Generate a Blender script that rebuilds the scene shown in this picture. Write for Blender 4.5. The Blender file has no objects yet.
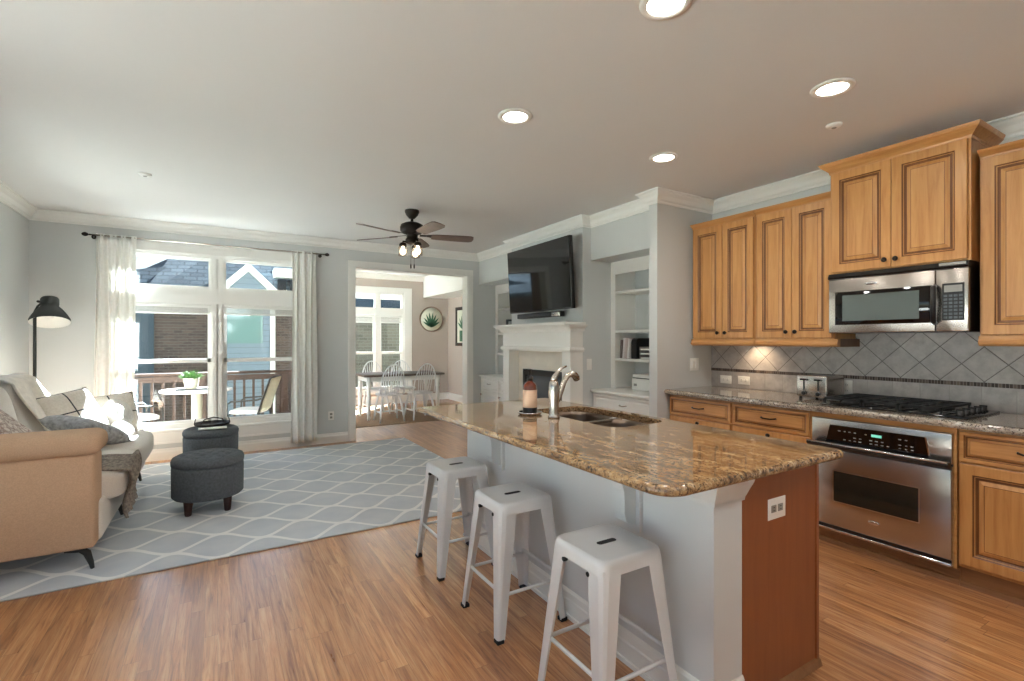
import bpy, bmesh, math, random
from mathutils import Vector, Matrix, noise
random.seed(7)
C = bpy.context.scene.collection
SC = bpy.context.scene
PI = math.pi

# ------------------------------------------------------------------ camera
cam_d = bpy.data.cameras.new('camera'); cam = bpy.data.objects.new('camera', cam_d); C.objects.link(cam)
cam_d.sensor_width = 36.0; cam_d.lens = 36.0 * 489.5 / 1024.0
cam_d.clip_start = 0.05; cam_d.clip_end = 300
cam.location = (0, 0, 1.36); cam.rotation_euler = (math.radians(90), 0, math.radians(-31.0))
SC.camera = cam

# ------------------------------------------------------------------ sky, sun, exposure
w = bpy.data.worlds.new('sky'); SC.world = w; w.use_nodes = True
nt = w.node_tree; nt.nodes.clear()
sky = nt.nodes.new('ShaderNodeTexSky'); sky.sky_type = 'NISHITA'; sky.sun_disc = False
sky.sun_elevation = math.radians(37); sky.sun_rotation = math.radians(40); sky.altitude = 100
sky.air_density = 1.0; sky.dust_density = 1.0; sky.ozone_density = 1.0
bg = nt.nodes.new('ShaderNodeBackground'); bg.inputs[1].default_value = 0.11
wo = nt.nodes.new('ShaderNodeOutputWorld')
nt.links.new(sky.outputs[0], bg.inputs[0]); nt.links.new(bg.outputs[0], wo.inputs[0])
SUN_DIR = Vector((-0.50, -0.62, -0.60))
sd = bpy.data.lights.new('sun', 'SUN'); sd.energy = 75.0; sd.angle = math.radians(0.6); sd.color = (.80, .92, 1.0)
so = bpy.data.objects.new('sun', sd); C.objects.link(so); so.location = (8, 14, 12)
so.rotation_euler = SUN_DIR.to_track_quat('-Z', 'Y').to_euler()
SC.view_settings.view_transform = 'Standard'; SC.view_settings.look = 'None'
SC.view_settings.gamma = 1.0; SC.view_settings.use_curve_mapping = False
SC.view_settings.exposure = 1.05
SC.cycles.max_bounces = 10; SC.cycles.diffuse_bounces = 6; SC.cycles.glossy_bounces = 4
SC.cycles.transparent_max_bounces = 12; SC.cycles.sample_clamp_indirect = 6.0
SC.cycles.caustics_reflective = False; SC.cycles.caustics_refractive = False
LAMP_W = 4.2       # watts of each recessed ceiling light

# ------------------------------------------------------------------ materials
def lin(v):
    v /= 255.0
    return v / 12.92 if v <= 0.04045 else ((v + 0.055) / 1.055) ** 2.4
def S(r, g, b): return (lin(r), lin(g), lin(b), 1.0)
class NB:
    def __init__(s, name):
        s.m = bpy.data.materials.new(name); s.m.use_nodes = True
        s.t = s.m.node_tree; s.b = s.t.nodes['Principled BSDF']; s.out = s.t.nodes['Material Output']
    def n(s, typ, **kw):
        x = s.t.nodes.new(typ)
        for k, v in kw.items(): setattr(x, k, v)
        return x
    def l(s, a, b): s.t.links.new(a, b)
    def val(s, sock, v):
        if hasattr(v, 'links'): s.l(v, sock)
        else: sock.default_value = v
    def math(s, op, a, b=None, c=None):
        x = s.n('ShaderNodeMath', operation=op); s.val(x.inputs[0], a)
        if b is not None: s.val(x.inputs[1], b)
        if c is not None: s.val(x.inputs[2], c)
        return x.outputs[0]
    def mix(s, f, a, b, mode='MIX'):
        x = s.n('ShaderNodeMix', data_type='RGBA', blend_type=mode); s.val(x.inputs['Factor'], f)
        s.val(x.inputs[6], a); s.val(x.inputs[7], b); return x.outputs[2]
    def ramp(s, f, stops):
        x = s.n('ShaderNodeValToRGB'); s.l(f, x.inputs[0]); e = x.color_ramp.elements
        while len(e) < len(stops): e.new(0.5)
        for i, (p, c) in enumerate(stops): e[i].position = p; e[i].color = c
        return x.outputs[0]
    def coord(s, scale=(1, 1, 1), rot=(0, 0, 0), loc=(0, 0, 0), kind='Object'):
        t = s.n('ShaderNodeTexCoord'); m = s.n('ShaderNodeMapping')
        m.inputs['Scale'].default_value = scale; m.inputs['Rotation'].default_value = rot; m.inputs['Location'].default_value = loc
        s.l(t.outputs[kind], m.inputs[0]); return m.outputs[0]
    def noise(s, vec, scale=5, detail=3, rough=.5, dist=0):
        x = s.n('ShaderNodeTexNoise'); s.l(vec, x.inputs['Vector'])
        x.inputs['Scale'].default_value = scale; x.inputs['Detail'].default_value = detail
        x.inputs['Roughness'].default_value = rough; x.inputs['Distortion'].default_value = dist
        return x.outputs['Fac']
    def sep(s, vec):
        x = s.n('ShaderNodeSeparateXYZ'); s.l(vec, x.inputs[0]); return x.outputs
    def comb(s, x=0., y=0., z=0.):
        k = s.n('ShaderNodeCombineXYZ')
        for i, v in enumerate((x, y, z)): s.val(k.inputs[i], v)
        return k.outputs[0]
    def bump(s, h, strength=.2, dist=.005):
        x = s.n('ShaderNodeBump'); x.inputs['Strength'].default_value = strength; x.inputs['Distance'].default_value = dist
        s.l(h, x.inputs['Height']); s.l(x.outputs[0], s.b.inputs['Normal'])
    def base(s, c): s.val(s.b.inputs['Base Color'], c)
    def rough(s, r): s.val(s.b.inputs['Roughness'], r)
def plain(name, col, rough=.5, metal=0., spec=.5, coat=0., nscale=0, namp=.06, bump=0, bscale=200):
    k = NB(name); k.rough(rough); k.b.inputs['Metallic'].default_value = metal
    k.b.inputs['Specular IOR Level'].default_value = spec; k.b.inputs['Coat Weight'].default_value = coat
    k.b.inputs['Coat Roughness'].default_value = .08
    if nscale:
        v = k.coord(); f = k.noise(v, nscale, 3)
        d = tuple(c * (1 - namp * 2) for c in col[:3]) + (1,); u = tuple(min(1, c * (1 + namp)) for c in col[:3]) + (1,)
        k.base(k.ramp(f, [(.3, d), (.7, u)]))
    else: k.base(col)
    if bump:
        v2 = k.coord(); k.bump(k.noise(v2, bscale, 2), bump, .002)
    return k.m
def emit(name, col, strength):
    k = NB(name); k.b.inputs['Emission Color'].default_value = col; k.b.inputs['Emission Strength'].default_value = strength
    k.base(col); return k.m
M = {}
M['wall'] = plain('wall_gray_paint', S(203, 205, 203), .75, nscale=2, namp=.01, spec=.3)
M['taupe'] = plain('wall_taupe_paint', S(176, 164, 154), .75, spec=.3, nscale=2, namp=.01)
M['ceil'] = plain('ceiling_paint', S(222, 221, 218), .85, spec=.2, nscale=1.5, namp=.006)
M['trim'] = plain('trim_white_paint', S(236, 235, 230), .4, nscale=2, namp=.005)
M['island_paint'] = plain('island_gray_white_paint', S(212, 214, 214), .5, nscale=2, namp=.01)
M['whitecab'] = plain('cabinet_white_paint', S(232, 230, 224), .4, nscale=3, namp=.005)
M['stone'] = plain('surround_cream_stone', S(222, 214, 200), .3, nscale=9, namp=.03)
M['black'] = plain('black_plastic', S(16, 16, 17), .35)
M['rubber'] = plain('black_rubber', S(20, 20, 20), .8)
M['iron'] = plain('cast_iron', S(22, 22, 22), .55, nscale=40, namp=.2)
M['bronze'] = plain('dark_bronze', S(42, 36, 31), .38, .7, nscale=20, namp=.1)
M['bglass'] = plain('black_glass', S(8, 8, 9), .06, coat=.3)
M['fireglass'] = plain('firebox_glass_painted_reflection', S(84, 90, 96), .12, spec=.7)  # base lightened to blue-grey in place of the reflection in the glass
M['screen'] = plain('tv_screen_glass', S(10, 11, 13), .05, spec=.8)
M['mwglass'] = plain('microwave_window', S(92, 100, 98), .16, spec=.6)
M['ovglass'] = plain('oven_window', S(30, 34, 30), .06, spec=.7, coat=.3)
M['chrome'] = plain('polished_chrome', S(215, 215, 218), .12, 1.)
M['nickel'] = plain('brushed_nickel', S(196, 188, 178), .24, 1.)
M['sinksteel'] = plain('satin_steel_painted_reflection', S(112, 98, 86), .35, 1.)  # steel darkened and browned to carry the granite's reflection
M['whitemetal'] = plain('white_enamel_metal', S(222, 222, 222), .32, coat=.2, nscale=6, namp=.01)
M['charcoal'] = plain('charcoal_tufted_fabric', S(94, 99, 104), .85, spec=.2, nscale=60, namp=.12, bump=.2)
M['darkwood'] = plain('dark_brown_wood', S(54, 26, 20), .35, nscale=12, namp=.2)
M['sofa'] = plain('sofa_weave_shaded_tone', S(200, 168, 140), .9, spec=.15, nscale=160, namp=.05, bump=.25, bscale=320)  # sofa fabric with the shade on the arms painted in as tan
M['sofa_lit'] = plain('sofa_weave_lit_tone', S(226, 220, 212), .9, spec=.15, nscale=160, namp=.04, bump=.25, bscale=320)  # same sofa fabric, paled to imitate the window light on it
M['cream'] = plain('cream_throw_fabric', S(236, 228, 216), .95, spec=.1, nscale=25, namp=.05, bump=.4, bscale=90)
M['fluffy'] = plain('white_fluffy_fabric', S(244, 240, 232), .95, spec=.1, nscale=40, namp=.05, bump=.9, bscale=70)
M['greyfur'] = plain('blue_grey_plush_fabric', S(190, 192, 194), .95, spec=.1, nscale=34, namp=.2, bump=.6, bscale=80)
M['knit'] = plain('grey_brown_knit', S(150, 140, 130), .95, spec=.1, nscale=60, namp=.22, bump=.8, bscale=120)
M['lampblack'] = plain('matte_black_metal', S(46, 48, 46), .5, spec=.4)
M['lampwhite'] = plain('white_enamel_inside', S(240, 238, 232), .5)
M['paper'] = plain('white_paper', S(240, 240, 236), .7)
M['plate_white'] = plain('white_outlet_plastic', S(238, 236, 230), .35)
M['slotgrey'] = plain('outlet_socket_grey', S(150, 148, 142), .5)
M['teal'] = plain('glass_painted_teal_reflection', S(110, 140, 138), .08, spec=.6)  # teal stands for what the bay window reflects
M['siding_trim'] = plain('house_trim_white', S(236, 236, 232), .6)
M['foil'] = plain('foliage_green', S(74, 112, 50), .6, nscale=30, namp=.25)
M['pot'] = plain('cream_ceramic', S(206, 196, 170), .35)
M['decktop'] = plain('patio_table_white', S(214, 206, 198), .45)
M['deckwood'] = plain('deck_brown_wood', S(70, 46, 32), .6, nscale=8, namp=.12)
M['sling'] = plain('beige_sling_fabric', S(206, 198, 170), .85, nscale=30, namp=.05)
M['patioframe'] = plain('dark_patio_metal', S(50, 46, 42), .45, .3)
M['amber'] = plain('amber_bottle_glass', S(92, 34, 14), .08, coat=.4)
M['label'] = plain('peach_paper_label', S(226, 190, 160), .6)
M['tabletop_dark'] = plain('dark_stained_table_wood', S(86, 70, 60), .4, nscale=10, namp=.1)
M['agave'] = plain('green_leaf_paint', S(58, 104, 78), .6, nscale=20, namp=.15)
M['platebody'] = plain('cream_plate_glaze', S(214, 214, 196), .4)
M['platerim'] = plain('brown_plate_rim', S(128, 108, 92), .5)
M['blade'] = plain('greyed_wood_blade', S(120, 104, 96), .45, nscale=10, namp=.1)
M['blade_under'] = M['blade']
M['bluestrip'] = plain('steel_blue_roof_and_shade', S(58, 74, 88), .7, nscale=3, namp=.04)  # roof colour, reused for the painted shade band on the brick house
M['ground'] = plain('ground_grass', S(86, 92, 66), .95, nscale=3, namp=.1)
M['paledeck'] = plain('pale_bounce_deck_boards', S(206, 200, 190), .8, nscale=6, namp=.05)  # kept pale so the boards bounce sunlight in through the windows
M['bulb'] = emit('lamp_lens_glow', (1, .93, .82, 1), 14.0)
M['fanbulb'] = emit('fan_bulb_glow', (1, .86, .66, 1), 9.0)
M['greenled'] = emit('oven_clock_display', (.25, .8, .62, 1), .16)
M['grout'] = plain('grout', S(150, 146, 140), .9)

def glassmat(name, col=(1, 1, 1, 1), refl=.07, rough=.0):
    k = NB(name); t = k.t; t.nodes.remove(k.b)
    tr = k.n('ShaderNodeBsdfTransparent'); tr.inputs[0].default_value = col
    gl = k.n('ShaderNodeBsdfGlossy'); gl.inputs['Roughness'].default_value = rough
    mx = k.n('ShaderNodeMixShader'); mx.inputs[0].default_value = refl
    k.l(tr.outputs[0], mx.inputs[1]); k.l(gl.outputs[0], mx.inputs[2]); k.l(mx.outputs[0], k.out.inputs[0])
    return k.m
M['glass'] = glassmat('window_glass', (.97, .98, .98, 1), .05)
M['jar'] = glassmat('seeded_glass_shade', (.93, .9, .86, 1), .14, .15)

def steel():
    k = NB('brushed_stainless_steel'); v = k.coord((3, 2, 420)); f = k.noise(v, 1.5, 2)
    k.base(k.ramp(f, [(.3, S(176, 168, 160)), (.7, S(184, 176, 168))])); k.b.inputs['Metallic'].default_value = 1.
    k.rough(k.math('MULTIPLY_ADD', f, .03, .24)); return k.m
M['steel'] = steel()
def cloth():
    k = NB('curtain_linen'); v = k.coord(); n = k.noise(v, 30, 3); c = k.ramp(n, [(.3, S(244, 243, 238)), (.7, S(252, 251, 248))])
    k.base(c); k.rough(.9); k.b.inputs['Specular IOR Level'].default_value = .1
    tl = k.n('ShaderNodeBsdfTranslucent'); tl.inputs[0].default_value = S(248, 246, 240)
    mx = k.n('ShaderNodeMixShader'); mx.inputs[0].default_value = .2
    k.l(k.b.outputs[0], mx.inputs[1]); k.l(tl.outputs[0], mx.inputs[2]); k.l(mx.outputs[0], k.out.inputs[0]); return k.m
M['curtain'] = cloth()

def floor_oak():
    k = NB('oak_strip_floor'); v = k.coord(); x, y, z = k.sep(v)
    row = k.math('FLOOR', k.math('DIVIDE', x, .0572))
    off = k.n('ShaderNodeTexWhiteNoise', noise_dimensions='1D'); k.l(row, off.inputs['W'])
    yy = k.math('DIVIDE', k.math('ADD', y, k.math('MULTIPLY', off.outputs['Value'], 3.1)), 1.05)
    col = k.math('FLOOR', yy)
    idn = k.n('ShaderNodeTexWhiteNoise', noise_dimensions='2D'); k.l(k.comb(row, col), idn.inputs['Vector'])
    gv = k.comb(k.math('MULTIPLY', x, 46.), k.math('MULTIPLY', y, 2.6), k.math('MULTIPLY', idn.outputs['Value'], 37.))
    g = k.noise(gv, 1.0, 5, .6, .8)
    gv2 = k.comb(k.math('MULTIPLY', x, 260.), k.math('MULTIPLY', y, 7.), k.math('MULTIPLY', idn.outputs['Value'], 11.))
    g2 = k.noise(gv2, 1.0, 2, .5)
    c1 = k.ramp(g, [(.30, S(140, 88, 50)), (.46, S(190, 130, 80)), (.62, S(208, 156, 106)), (.8, S(218, 174, 128))])
    c2 = k.ramp(idn.outputs['Value'], [(0, S(205, 190, 178)), (.5, S(232, 226, 220)), (1, S(255, 255, 255))])
    c = k.mix(.8, c1, c2, 'MULTIPLY')
    c = k.mix(k.math('MULTIPLY', k.math('LESS_THAN', g2, .40), .28), c, S(104, 60, 34))
    fx = k.math('FRACT', k.math('DIVIDE', x, .0572)); fy = k.math('FRACT', yy)
    seam = k.math('MAXIMUM', k.math('LESS_THAN', fx, .022), k.math('LESS_THAN', fy, .0022))
    c = k.mix(k.math('MULTIPLY', seam, .55), c, S(70, 40, 22))
    k.base(c); k.rough(k.math('MULTIPLY_ADD', g, .12, .24)); k.b.inputs['Coat Weight'].default_value = 1.; k.b.inputs['Coat IOR'].default_value = 1.65
    k.b.inputs['Coat Roughness'].default_value = .26
    k.bump(k.math('SUBTRACT', g, seam), .08, .002); return k.m
M['oak'] = floor_oak()

def rugmat():
    k = NB('trellis_rug_wool'); v = k.coord()
    wv = k.noise(v, 9, 2); x, y, z = k.sep(v)
    A, B = .52, .42
    yw = k.math('ADD', y, k.math('MULTIPLY', k.math('SUBTRACT', wv, .5), .012))
    a = k.math('MULTIPLY', k.math('SUBTRACT', x, 1.05), 2 * PI / A)
    b = k.math('MULTIPLY', k.math('SUBTRACT', yw, 3.755), 2 * PI / B)
    # ogee: x-phase against a smoothed y-phase
    ca = k.math('COSINE', a)
    tri = k.math('ARCSINE', k.math('MULTIPLY', ca, .985))
    phi = k.math('ADD', k.math('MULTIPLY', k.math('SUBTRACT', PI / 2, k.math('MULTIPLY', ca, PI / 2)), .8), k.math('MULTIPLY', k.math('SUBTRACT', PI / 2, tri), .2))
    g = k.math('SUBTRACT', k.math('ARCCOSINE', k.math('MULTIPLY', k.math('COSINE', b), .999)), k.math('SUBTRACT', PI, phi))
    line = k.math('SMOOTH_MIN', k.math('ABSOLUTE', g), 5., .01)
    n = k.noise(v, 240, 2); n2 = k.noise(v, 5, 3)
    fld = k.ramp(n2, [(.3, S(190, 196, 203)), (.7, S(208, 211, 213))])
    fld = k.mix(k.math('MULTIPLY', n, .35), fld, S(170, 178, 188))
    fac = k.ramp(line, [(.26, (1, 1, 1, 1)), (.40, (0, 0, 0, 1))])
    c = k.mix(k.math('MULTIPLY', fac, .85), fld, S(238, 238, 236))
    k.base(c); k.rough(.95); k.b.inputs['Specular IOR Level'].default_value = .1
    k.bump(n, .5, .004); return k.m
M['rug'] = rugmat()

def granite(name, base, gold, dark, cream, s=1.0):
    k = NB(name); v = k.coord(); vs = k.coord((1, .28, 1), (0, 0, math.radians(28)))
    st = k.noise(vs, 30 * s, 6, .72, .5); n1 = k.noise(v, 70 * s, 5, .75, .3); n2 = k.noise(v, 150 * s, 3, .6); n3 = k.noise(vs, 7.0, 3)
    vo = k.n('ShaderNodeTexVoronoi'); k.l(v, vo.inputs['Vector']); vo.inputs['Scale'].default_value = 120 * s
    c = k.ramp(st, [(.32, dark), (.42, base), (.54, gold), (.68, cream)])
    c = k.mix(k.ramp(n1, [(.41, (1, 1, 1, 1)), (.50, (0, 0, 0, 1))]), c, dark)
    c = k.mix(k.ramp(n2, [(.58, (0, 0, 0, 1)), (.70, (.7, .7, .7, 1))]), c, cream)
    c = k.mix(k.ramp(vo.outputs['Distance'], [(.12, (.85, .85, .85, 1)), (.26, (0, 0, 0, 1))]), c, dark)
    c = k.mix(k.ramp(n3, [(.42, (0, 0, 0, 1)), (.62, (.25, .25, .25, 1))]), c, base)
    k.base(c); k.rough(.06); k.b.inputs['Specular IOR Level'].default_value = .6; k.b.inputs['Coat Weight'].default_value = .3
    k.b.inputs['Coat Roughness'].default_value = .03
    return k.m
M['granite'] = granite('golden_brown_granite', S(130, 98, 68), S(168, 134, 94), S(44, 32, 25), S(200, 178, 144))
M['granite_reflecting'] = granite('granite_painted_reflection', S(150, 136, 122), S(178, 164, 146), S(60, 50, 46), S(214, 206, 196))  # same granite as the island, paled to imitate its reflections

def wood(name, c0, c1, c2, axis='Z', rough=.35):
    k = NB(name); sc = {'Z': (28, 28, 2.2), 'Y': (28, 2.2, 28), 'X': (2.2, 28, 28)}[axis]
    v = k.coord(sc); f = k.noise(v, 1.2, 5, .6, .6); v2 = k.coord(); n = k.noise(v2, 3.2, 2)
    c = k.ramp(f, [(.28, c0), (.5, c1), (.75, c2)])
    c = k.mix(k.math('MULTIPLY', n, .35), c, c1)
    k.base(c); k.rough(rough); k.b.inputs['Coat Weight'].default_value = .15; k.b.inputs['Coat Roughness'].default_value = .25
    return k.m
M['maple'] = wood('honey_maple', S(164, 108, 56), S(188, 134, 78), S(202, 152, 94))
M['maple_h'] = wood('honey_maple_across', S(164, 108, 56), S(188, 134, 78), S(202, 152, 94), 'Y')
M['glaze'] = wood('brown_glaze_in_grooves', S(88, 50, 22), S(108, 64, 28), S(122, 76, 36))
M['brownpanel'] = wood('reddish_brown_veneer', S(134, 74, 40), S(142, 80, 44), S(150, 86, 48), 'Z', .4)
M['toekick'] = wood('toe_kick_wood', S(118, 78, 46), S(136, 92, 54), S(146, 100, 62), 'Y', .5)

def tilemat(diag):
    k = NB('backsplash_tile_diagonal' if diag else 'backsplash_tile_square'); v = k.coord(); x, y, z = k.sep(v)
    if diag:
        t = .1556; yy = k.math('SUBTRACT', y, 2.205); zz = k.math('SUBTRACT', z, 1.1)
        u = k.math('DIVIDE', k.math('MULTIPLY', k.math('ADD', yy, zz), .70711), t)
        q = k.math('DIVIDE', k.math('MULTIPLY', k.math('SUBTRACT', yy, zz), .70711), t)
    else:
        t = .158; u = k.math('DIVIDE', k.math('SUBTRACT', y, 1.117), t); q = k.math('DIVIDE', k.math('SUBTRACT', z, .92), t)
    fu = k.math('FRACT', u); fq = k.math('FRACT', q)
    du = k.math('ABSOLUTE', k.math('SUBTRACT', fu, .5)); dq = k.math('ABSOLUTE', k.math('SUBTRACT', fq, .5))
    m = k.math('MAXIMUM', du, dq); g = k.math('GREATER_THAN', m, .486)
    wn = k.n('ShaderNodeTexWhiteNoise', noise_dimensions='2D'); k.l(k.comb(k.math('FLOOR', u), k.math('FLOOR', q)), wn.inputs['Vector'])
    n = k.noise(v, 14, 4, .65)
    c = k.ramp(n, [(.3, S(158, 152, 148)), (.55, S(182, 177, 172)), (.8, S(196, 192, 187))])
    c = k.mix(k.math('MULTIPLY', wn.outputs['Value'], .35), c, S(164, 160, 160))
    c = k.mix(g, c, S(112, 108, 106) if diag else S(168, 164, 158)); k.base(c)
    k.rough(k.math('MULTIPLY_ADD', g, .4, .35)); k.bump(k.ramp(m, [(.46, (1, 1, 1, 1)), (.49, (0, 0, 0, 1))]), .5, .003); return k.m
M['tile_d'] = tilemat(True); M['tile_s'] = tilemat(False)
def mosaic():
    k = NB('dark_mosaic_strip'); v = k.coord(); x, y, z = k.sep(v)
    u = k.math('DIVIDE', y, .0165); fu = k.math('FRACT', u)
    wn = k.n('ShaderNodeTexWhiteNoise', noise_dimensions='1D'); k.l(k.math('FLOOR', u), wn.inputs['W'])
    c = k.ramp(wn.outputs['Value'], [(0, S(48, 36, 30)), (.6, S(76, 62, 54)), (1, S(110, 96, 84))])
    k.base(k.mix(k.math('LESS_THAN', fu, .14), c, S(140, 132, 124))); k.rough(.35); return k.m
M['mosaic'] = mosaic()

def brick(name, c1, c2, mortar, sc=1.0):
    k = NB(name); t = k.n('ShaderNodeTexCoord'); x, y, z = k.sep(t.outputs['Object'])
    b = k.n('ShaderNodeTexBrick'); k.l(k.comb(x, z, 0.), b.inputs['Vector'])
    b.inputs['Color1'].default_value = c1; b.inputs['Color2'].default_value = c2; b.inputs['Mortar'].default_value = mortar
    b.inputs['Scale'].default_value = 1.0; b.inputs['Brick Width'].default_value = .21 * sc; b.inputs['Row Height'].default_value = .076 * sc
    b.inputs['Mortar Size'].default_value = .007 * sc; b.inputs['Bias'].default_value = 0.
    n = k.noise(t.outputs['Object'], 1.2, 4); k.base(k.mix(k.math('MULTIPLY', n, .4), b.outputs['Color'], c1)); k.rough(.9); return k.m
M['brick'] = brick('weathered_brick', S(66, 52, 50), S(104, 84, 76), S(112, 106, 102))
M['brick2'] = brick('grey_stone_wall', S(96, 90, 84), S(122, 114, 106), S(134, 130, 124), 1.4)
def shingles():
    k = NB('slate_blue_shingles'); t = k.n('ShaderNodeTexCoord'); x, y, z = k.sep(t.outputs['Object'])
    b = k.n('ShaderNodeTexBrick'); k.l(k.comb(x, k.math('MULTIPLY', z, 1.3), 0.), b.inputs['Vector'])
    b.inputs['Color1'].default_value = S(66, 78, 86); b.inputs['Color2'].default_value = S(104, 118, 126); b.inputs['Mortar'].default_value = S(40, 48, 56)
    b.inputs['Scale'].default_value = 1.; b.inputs['Brick Width'].default_value = .32; b.inputs['Row Height'].default_value = .16; b.inputs['Mortar Size'].default_value = .018
    n = k.noise(t.outputs['Object'], 6, 3); k.base(k.mix(k.math('MULTIPLY', n, .5), b.outputs['Color'], S(80, 94, 104))); k.rough(.9); return k.m
M['shingle'] = shingles()
def siding():
    k = NB('grey_blue_lap_siding'); t = k.n('ShaderNodeTexCoord'); x, y, z = k.sep(t.outputs['Object'])
    f = k.math('FRACT', k.math('DIVIDE', z, .16)); k.base(k.mix(k.math('LESS_THAN', f, .1), S(116, 130, 144), S(92, 104, 116))); k.rough(.7); return k.m
M['siding'] = siding()
def plaid():
    k = NB('cream_black_windowpane_check'); v = k.coord(); x, y, z = k.sep(v)
    fx = k.math('FRACT', k.math('ADD', k.math('DIVIDE', x, .2), .5)); fy = k.math('FRACT', k.math('ADD', k.math('DIVIDE', y, .2), .5))
    ln = k.math('MAXIMUM', k.math('LESS_THAN', k.math('ABSOLUTE', k.math('SUBTRACT', fx, .5)), .028), k.math('LESS_THAN', k.math('ABSOLUTE', k.math('SUBTRACT', fy, .5)), .028))
    n = k.noise(v, 60, 2); k.base(k.mix(ln, k.ramp(n, [(.3, S(222, 212, 198)), (.7, S(236, 228, 216))]), S(44, 42, 42))); k.rough(.9); return k.m
M['plaid'] = plaid()
def floral():
    k = NB('cream_brown_patterned_fabric'); v = k.coord(); n = k.noise(v, 18, 3, .6, 1.)
    k.base(k.ramp(n, [(.42, S(222, 212, 204)), (.5, S(150, 128, 118)), (.58, S(222, 212, 204))])); k.rough(.9); return k.m
M['floral'] = floral()
def jute():
    k = NB('brown_woven_rug'); v = k.coord(); n = k.noise(v, 60, 3); k.base(k.ramp(n, [(.3, S(132, 104, 80)), (.7, S(168, 138, 110))])); k.rough(.95); return k.m
M['jute'] = jute()

# ------------------------------------------------------------------ mesh helpers
def nb(): return bmesh.new()
def quad(bm, vs, mi=0):
    try:
        f = bm.faces.new(vs); f.material_index = mi; return f
    except ValueError: return None
def box(bm, x0, x1, y0, y1, z0, z1, mi=0):
    v = [bm.verts.new(p) for p in ((x0,y0,z0),(x1,y0,z0),(x1,y1,z0),(x0,y1,z0),(x0,y0,z1),(x1,y0,z1),(x1,y1,z1),(x0,y1,z1))]
    for f in ((0,3,2,1),(4,5,6,7),(0,1,5,4),(1,2,6,5),(2,3,7,6),(3,0,4,7)): quad(bm, [v[i] for i in f], mi)
    return v
def append(bm, src, mat=None):
    m = {}
    for v in src.verts: m[v] = bm.verts.new(mat @ v.co if mat else v.co)
    for f in src.faces:
        g = quad(bm, [m[v] for v in f.verts], f.material_index)
        if g: g.smooth = f.smooth
    src.free()
def rbox(bm, x0, x1, y0, y1, z0, z1, r=.01, seg=3, mi=0, smooth=True):
    t = nb(); box(t, x0, x1, y0, y1, z0, z1, mi)
    bmesh.ops.bevel(t, geom=list(t.edges), offset=r, segments=seg, profile=.5, affect='EDGES', clamp_overlap=True)
    for f in t.faces: f.smooth = smooth; f.material_index = mi
    append(bm, t)
def ring(bm, c, u, v, r, n, r2=None):
    return [bm.verts.new(c + u * (math.cos(2*PI*i/n) * r) + v * (math.sin(2*PI*i/n) * (r2 or r))) for i in range(n)]
def skin(bm, rings, caps=True, mi=0, smooth=True, closed=True):
    n = len(rings[0])
    for a, b in zip(rings, rings[1:]):
        for i in range(n if closed else n - 1):
            f = quad(bm, [a[i], a[(i+1) % n], b[(i+1) % n], b[i]], mi)
            if f: f.smooth = smooth
    if caps:
        quad(bm, list(reversed(rings[0])), mi); quad(bm, rings[-1], mi)
def cyl(bm, p0, p1, r0, r1=None, n=16, caps=True, mi=0, smooth=True):
    p0, p1 = Vector(p0), Vector(p1); d = (p1 - p0).normalized()
    u = d.orthogonal().normalized(); v = d.cross(u)
    skin(bm, [ring(bm, p0, u, v, r0, n), ring(bm, p1, u, v, r0 if r1 is None else r1, n)], caps, mi, smooth)
def tube(bm, pts, r, n=10, mi=0, caps=True):
    pts = [Vector(p) for p in pts]; rs = r if isinstance(r, (list, tuple)) else [r] * len(pts)
    rings = []; u = None
    for i, p in enumerate(pts):
        d = (pts[min(i+1, len(pts)-1)] - pts[max(i-1, 0)]).normalized()
        u = d.orthogonal().normalized() if u is None else (u - d * u.dot(d)).normalized()
        rings.append(ring(bm, p, u, d.cross(u), rs[i], n))
    skin(bm, rings, caps, mi)
def lathe(bm, prof, c=(0, 0, 0), n=32, mi=0, smooth=True, caps=True, mat=None):
    c = Vector(c); rings = []
    for r, z in prof:
        rg = []
        for i in range(n):
            p = Vector((math.cos(2*PI*i/n) * r, math.sin(2*PI*i/n) * r, z))
            rg.append(bm.verts.new((mat @ p if mat else p) + c))
        rings.append(rg)
    skin(bm, rings, caps, mi, smooth)
def prism(bm, poly, axis, a, b, mi=0, smooth=False):
    def P(q, t):
        return {'X': (t, q[0], q[1]), 'Y': (q[0], t, q[1]), 'Z': (q[0], q[1], t)}[axis]
    A = [bm.verts.new(P(q, a)) for q in poly]; B = [bm.verts.new(P(q, b)) for q in poly]
    n = len(poly)
    for i in range(n):
        f = quad(bm, [A[i], A[(i+1) % n], B[(i+1) % n], B[i]], mi)
        if f: f.smooth = smooth
    quad(bm, list(reversed(A)), mi); quad(bm, B, mi)
def sweep(bm, path, prof, mi=0):
    """profile of (offset to the left of the path, z) swept along a flat polyline with mitred corners"""
    P = [Vector((p[0], p[1])) for p in path]; rows = []
    for i, p in enumerate(P):
        d0 = (p - P[i-1]).normalized() if i > 0 else None
        d1 = (P[i+1] - p).normalized() if i < len(P) - 1 else None
        n0 = Vector((-d0.y, d0.x)) if d0 else None; n1 = Vector((-d1.y, d1.x)) if d1 else None
        if n0 is None: m = n1
        elif n1 is None: m = n0
        else:
            m = (n0 + n1); m = m / max(.2, m.dot(n0))
        rows.append([bm.verts.new((p.x + m.x * o, p.y + m.y * o, z)) for o, z in prof])
    skin(bm, rows, True, mi, False)
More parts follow.
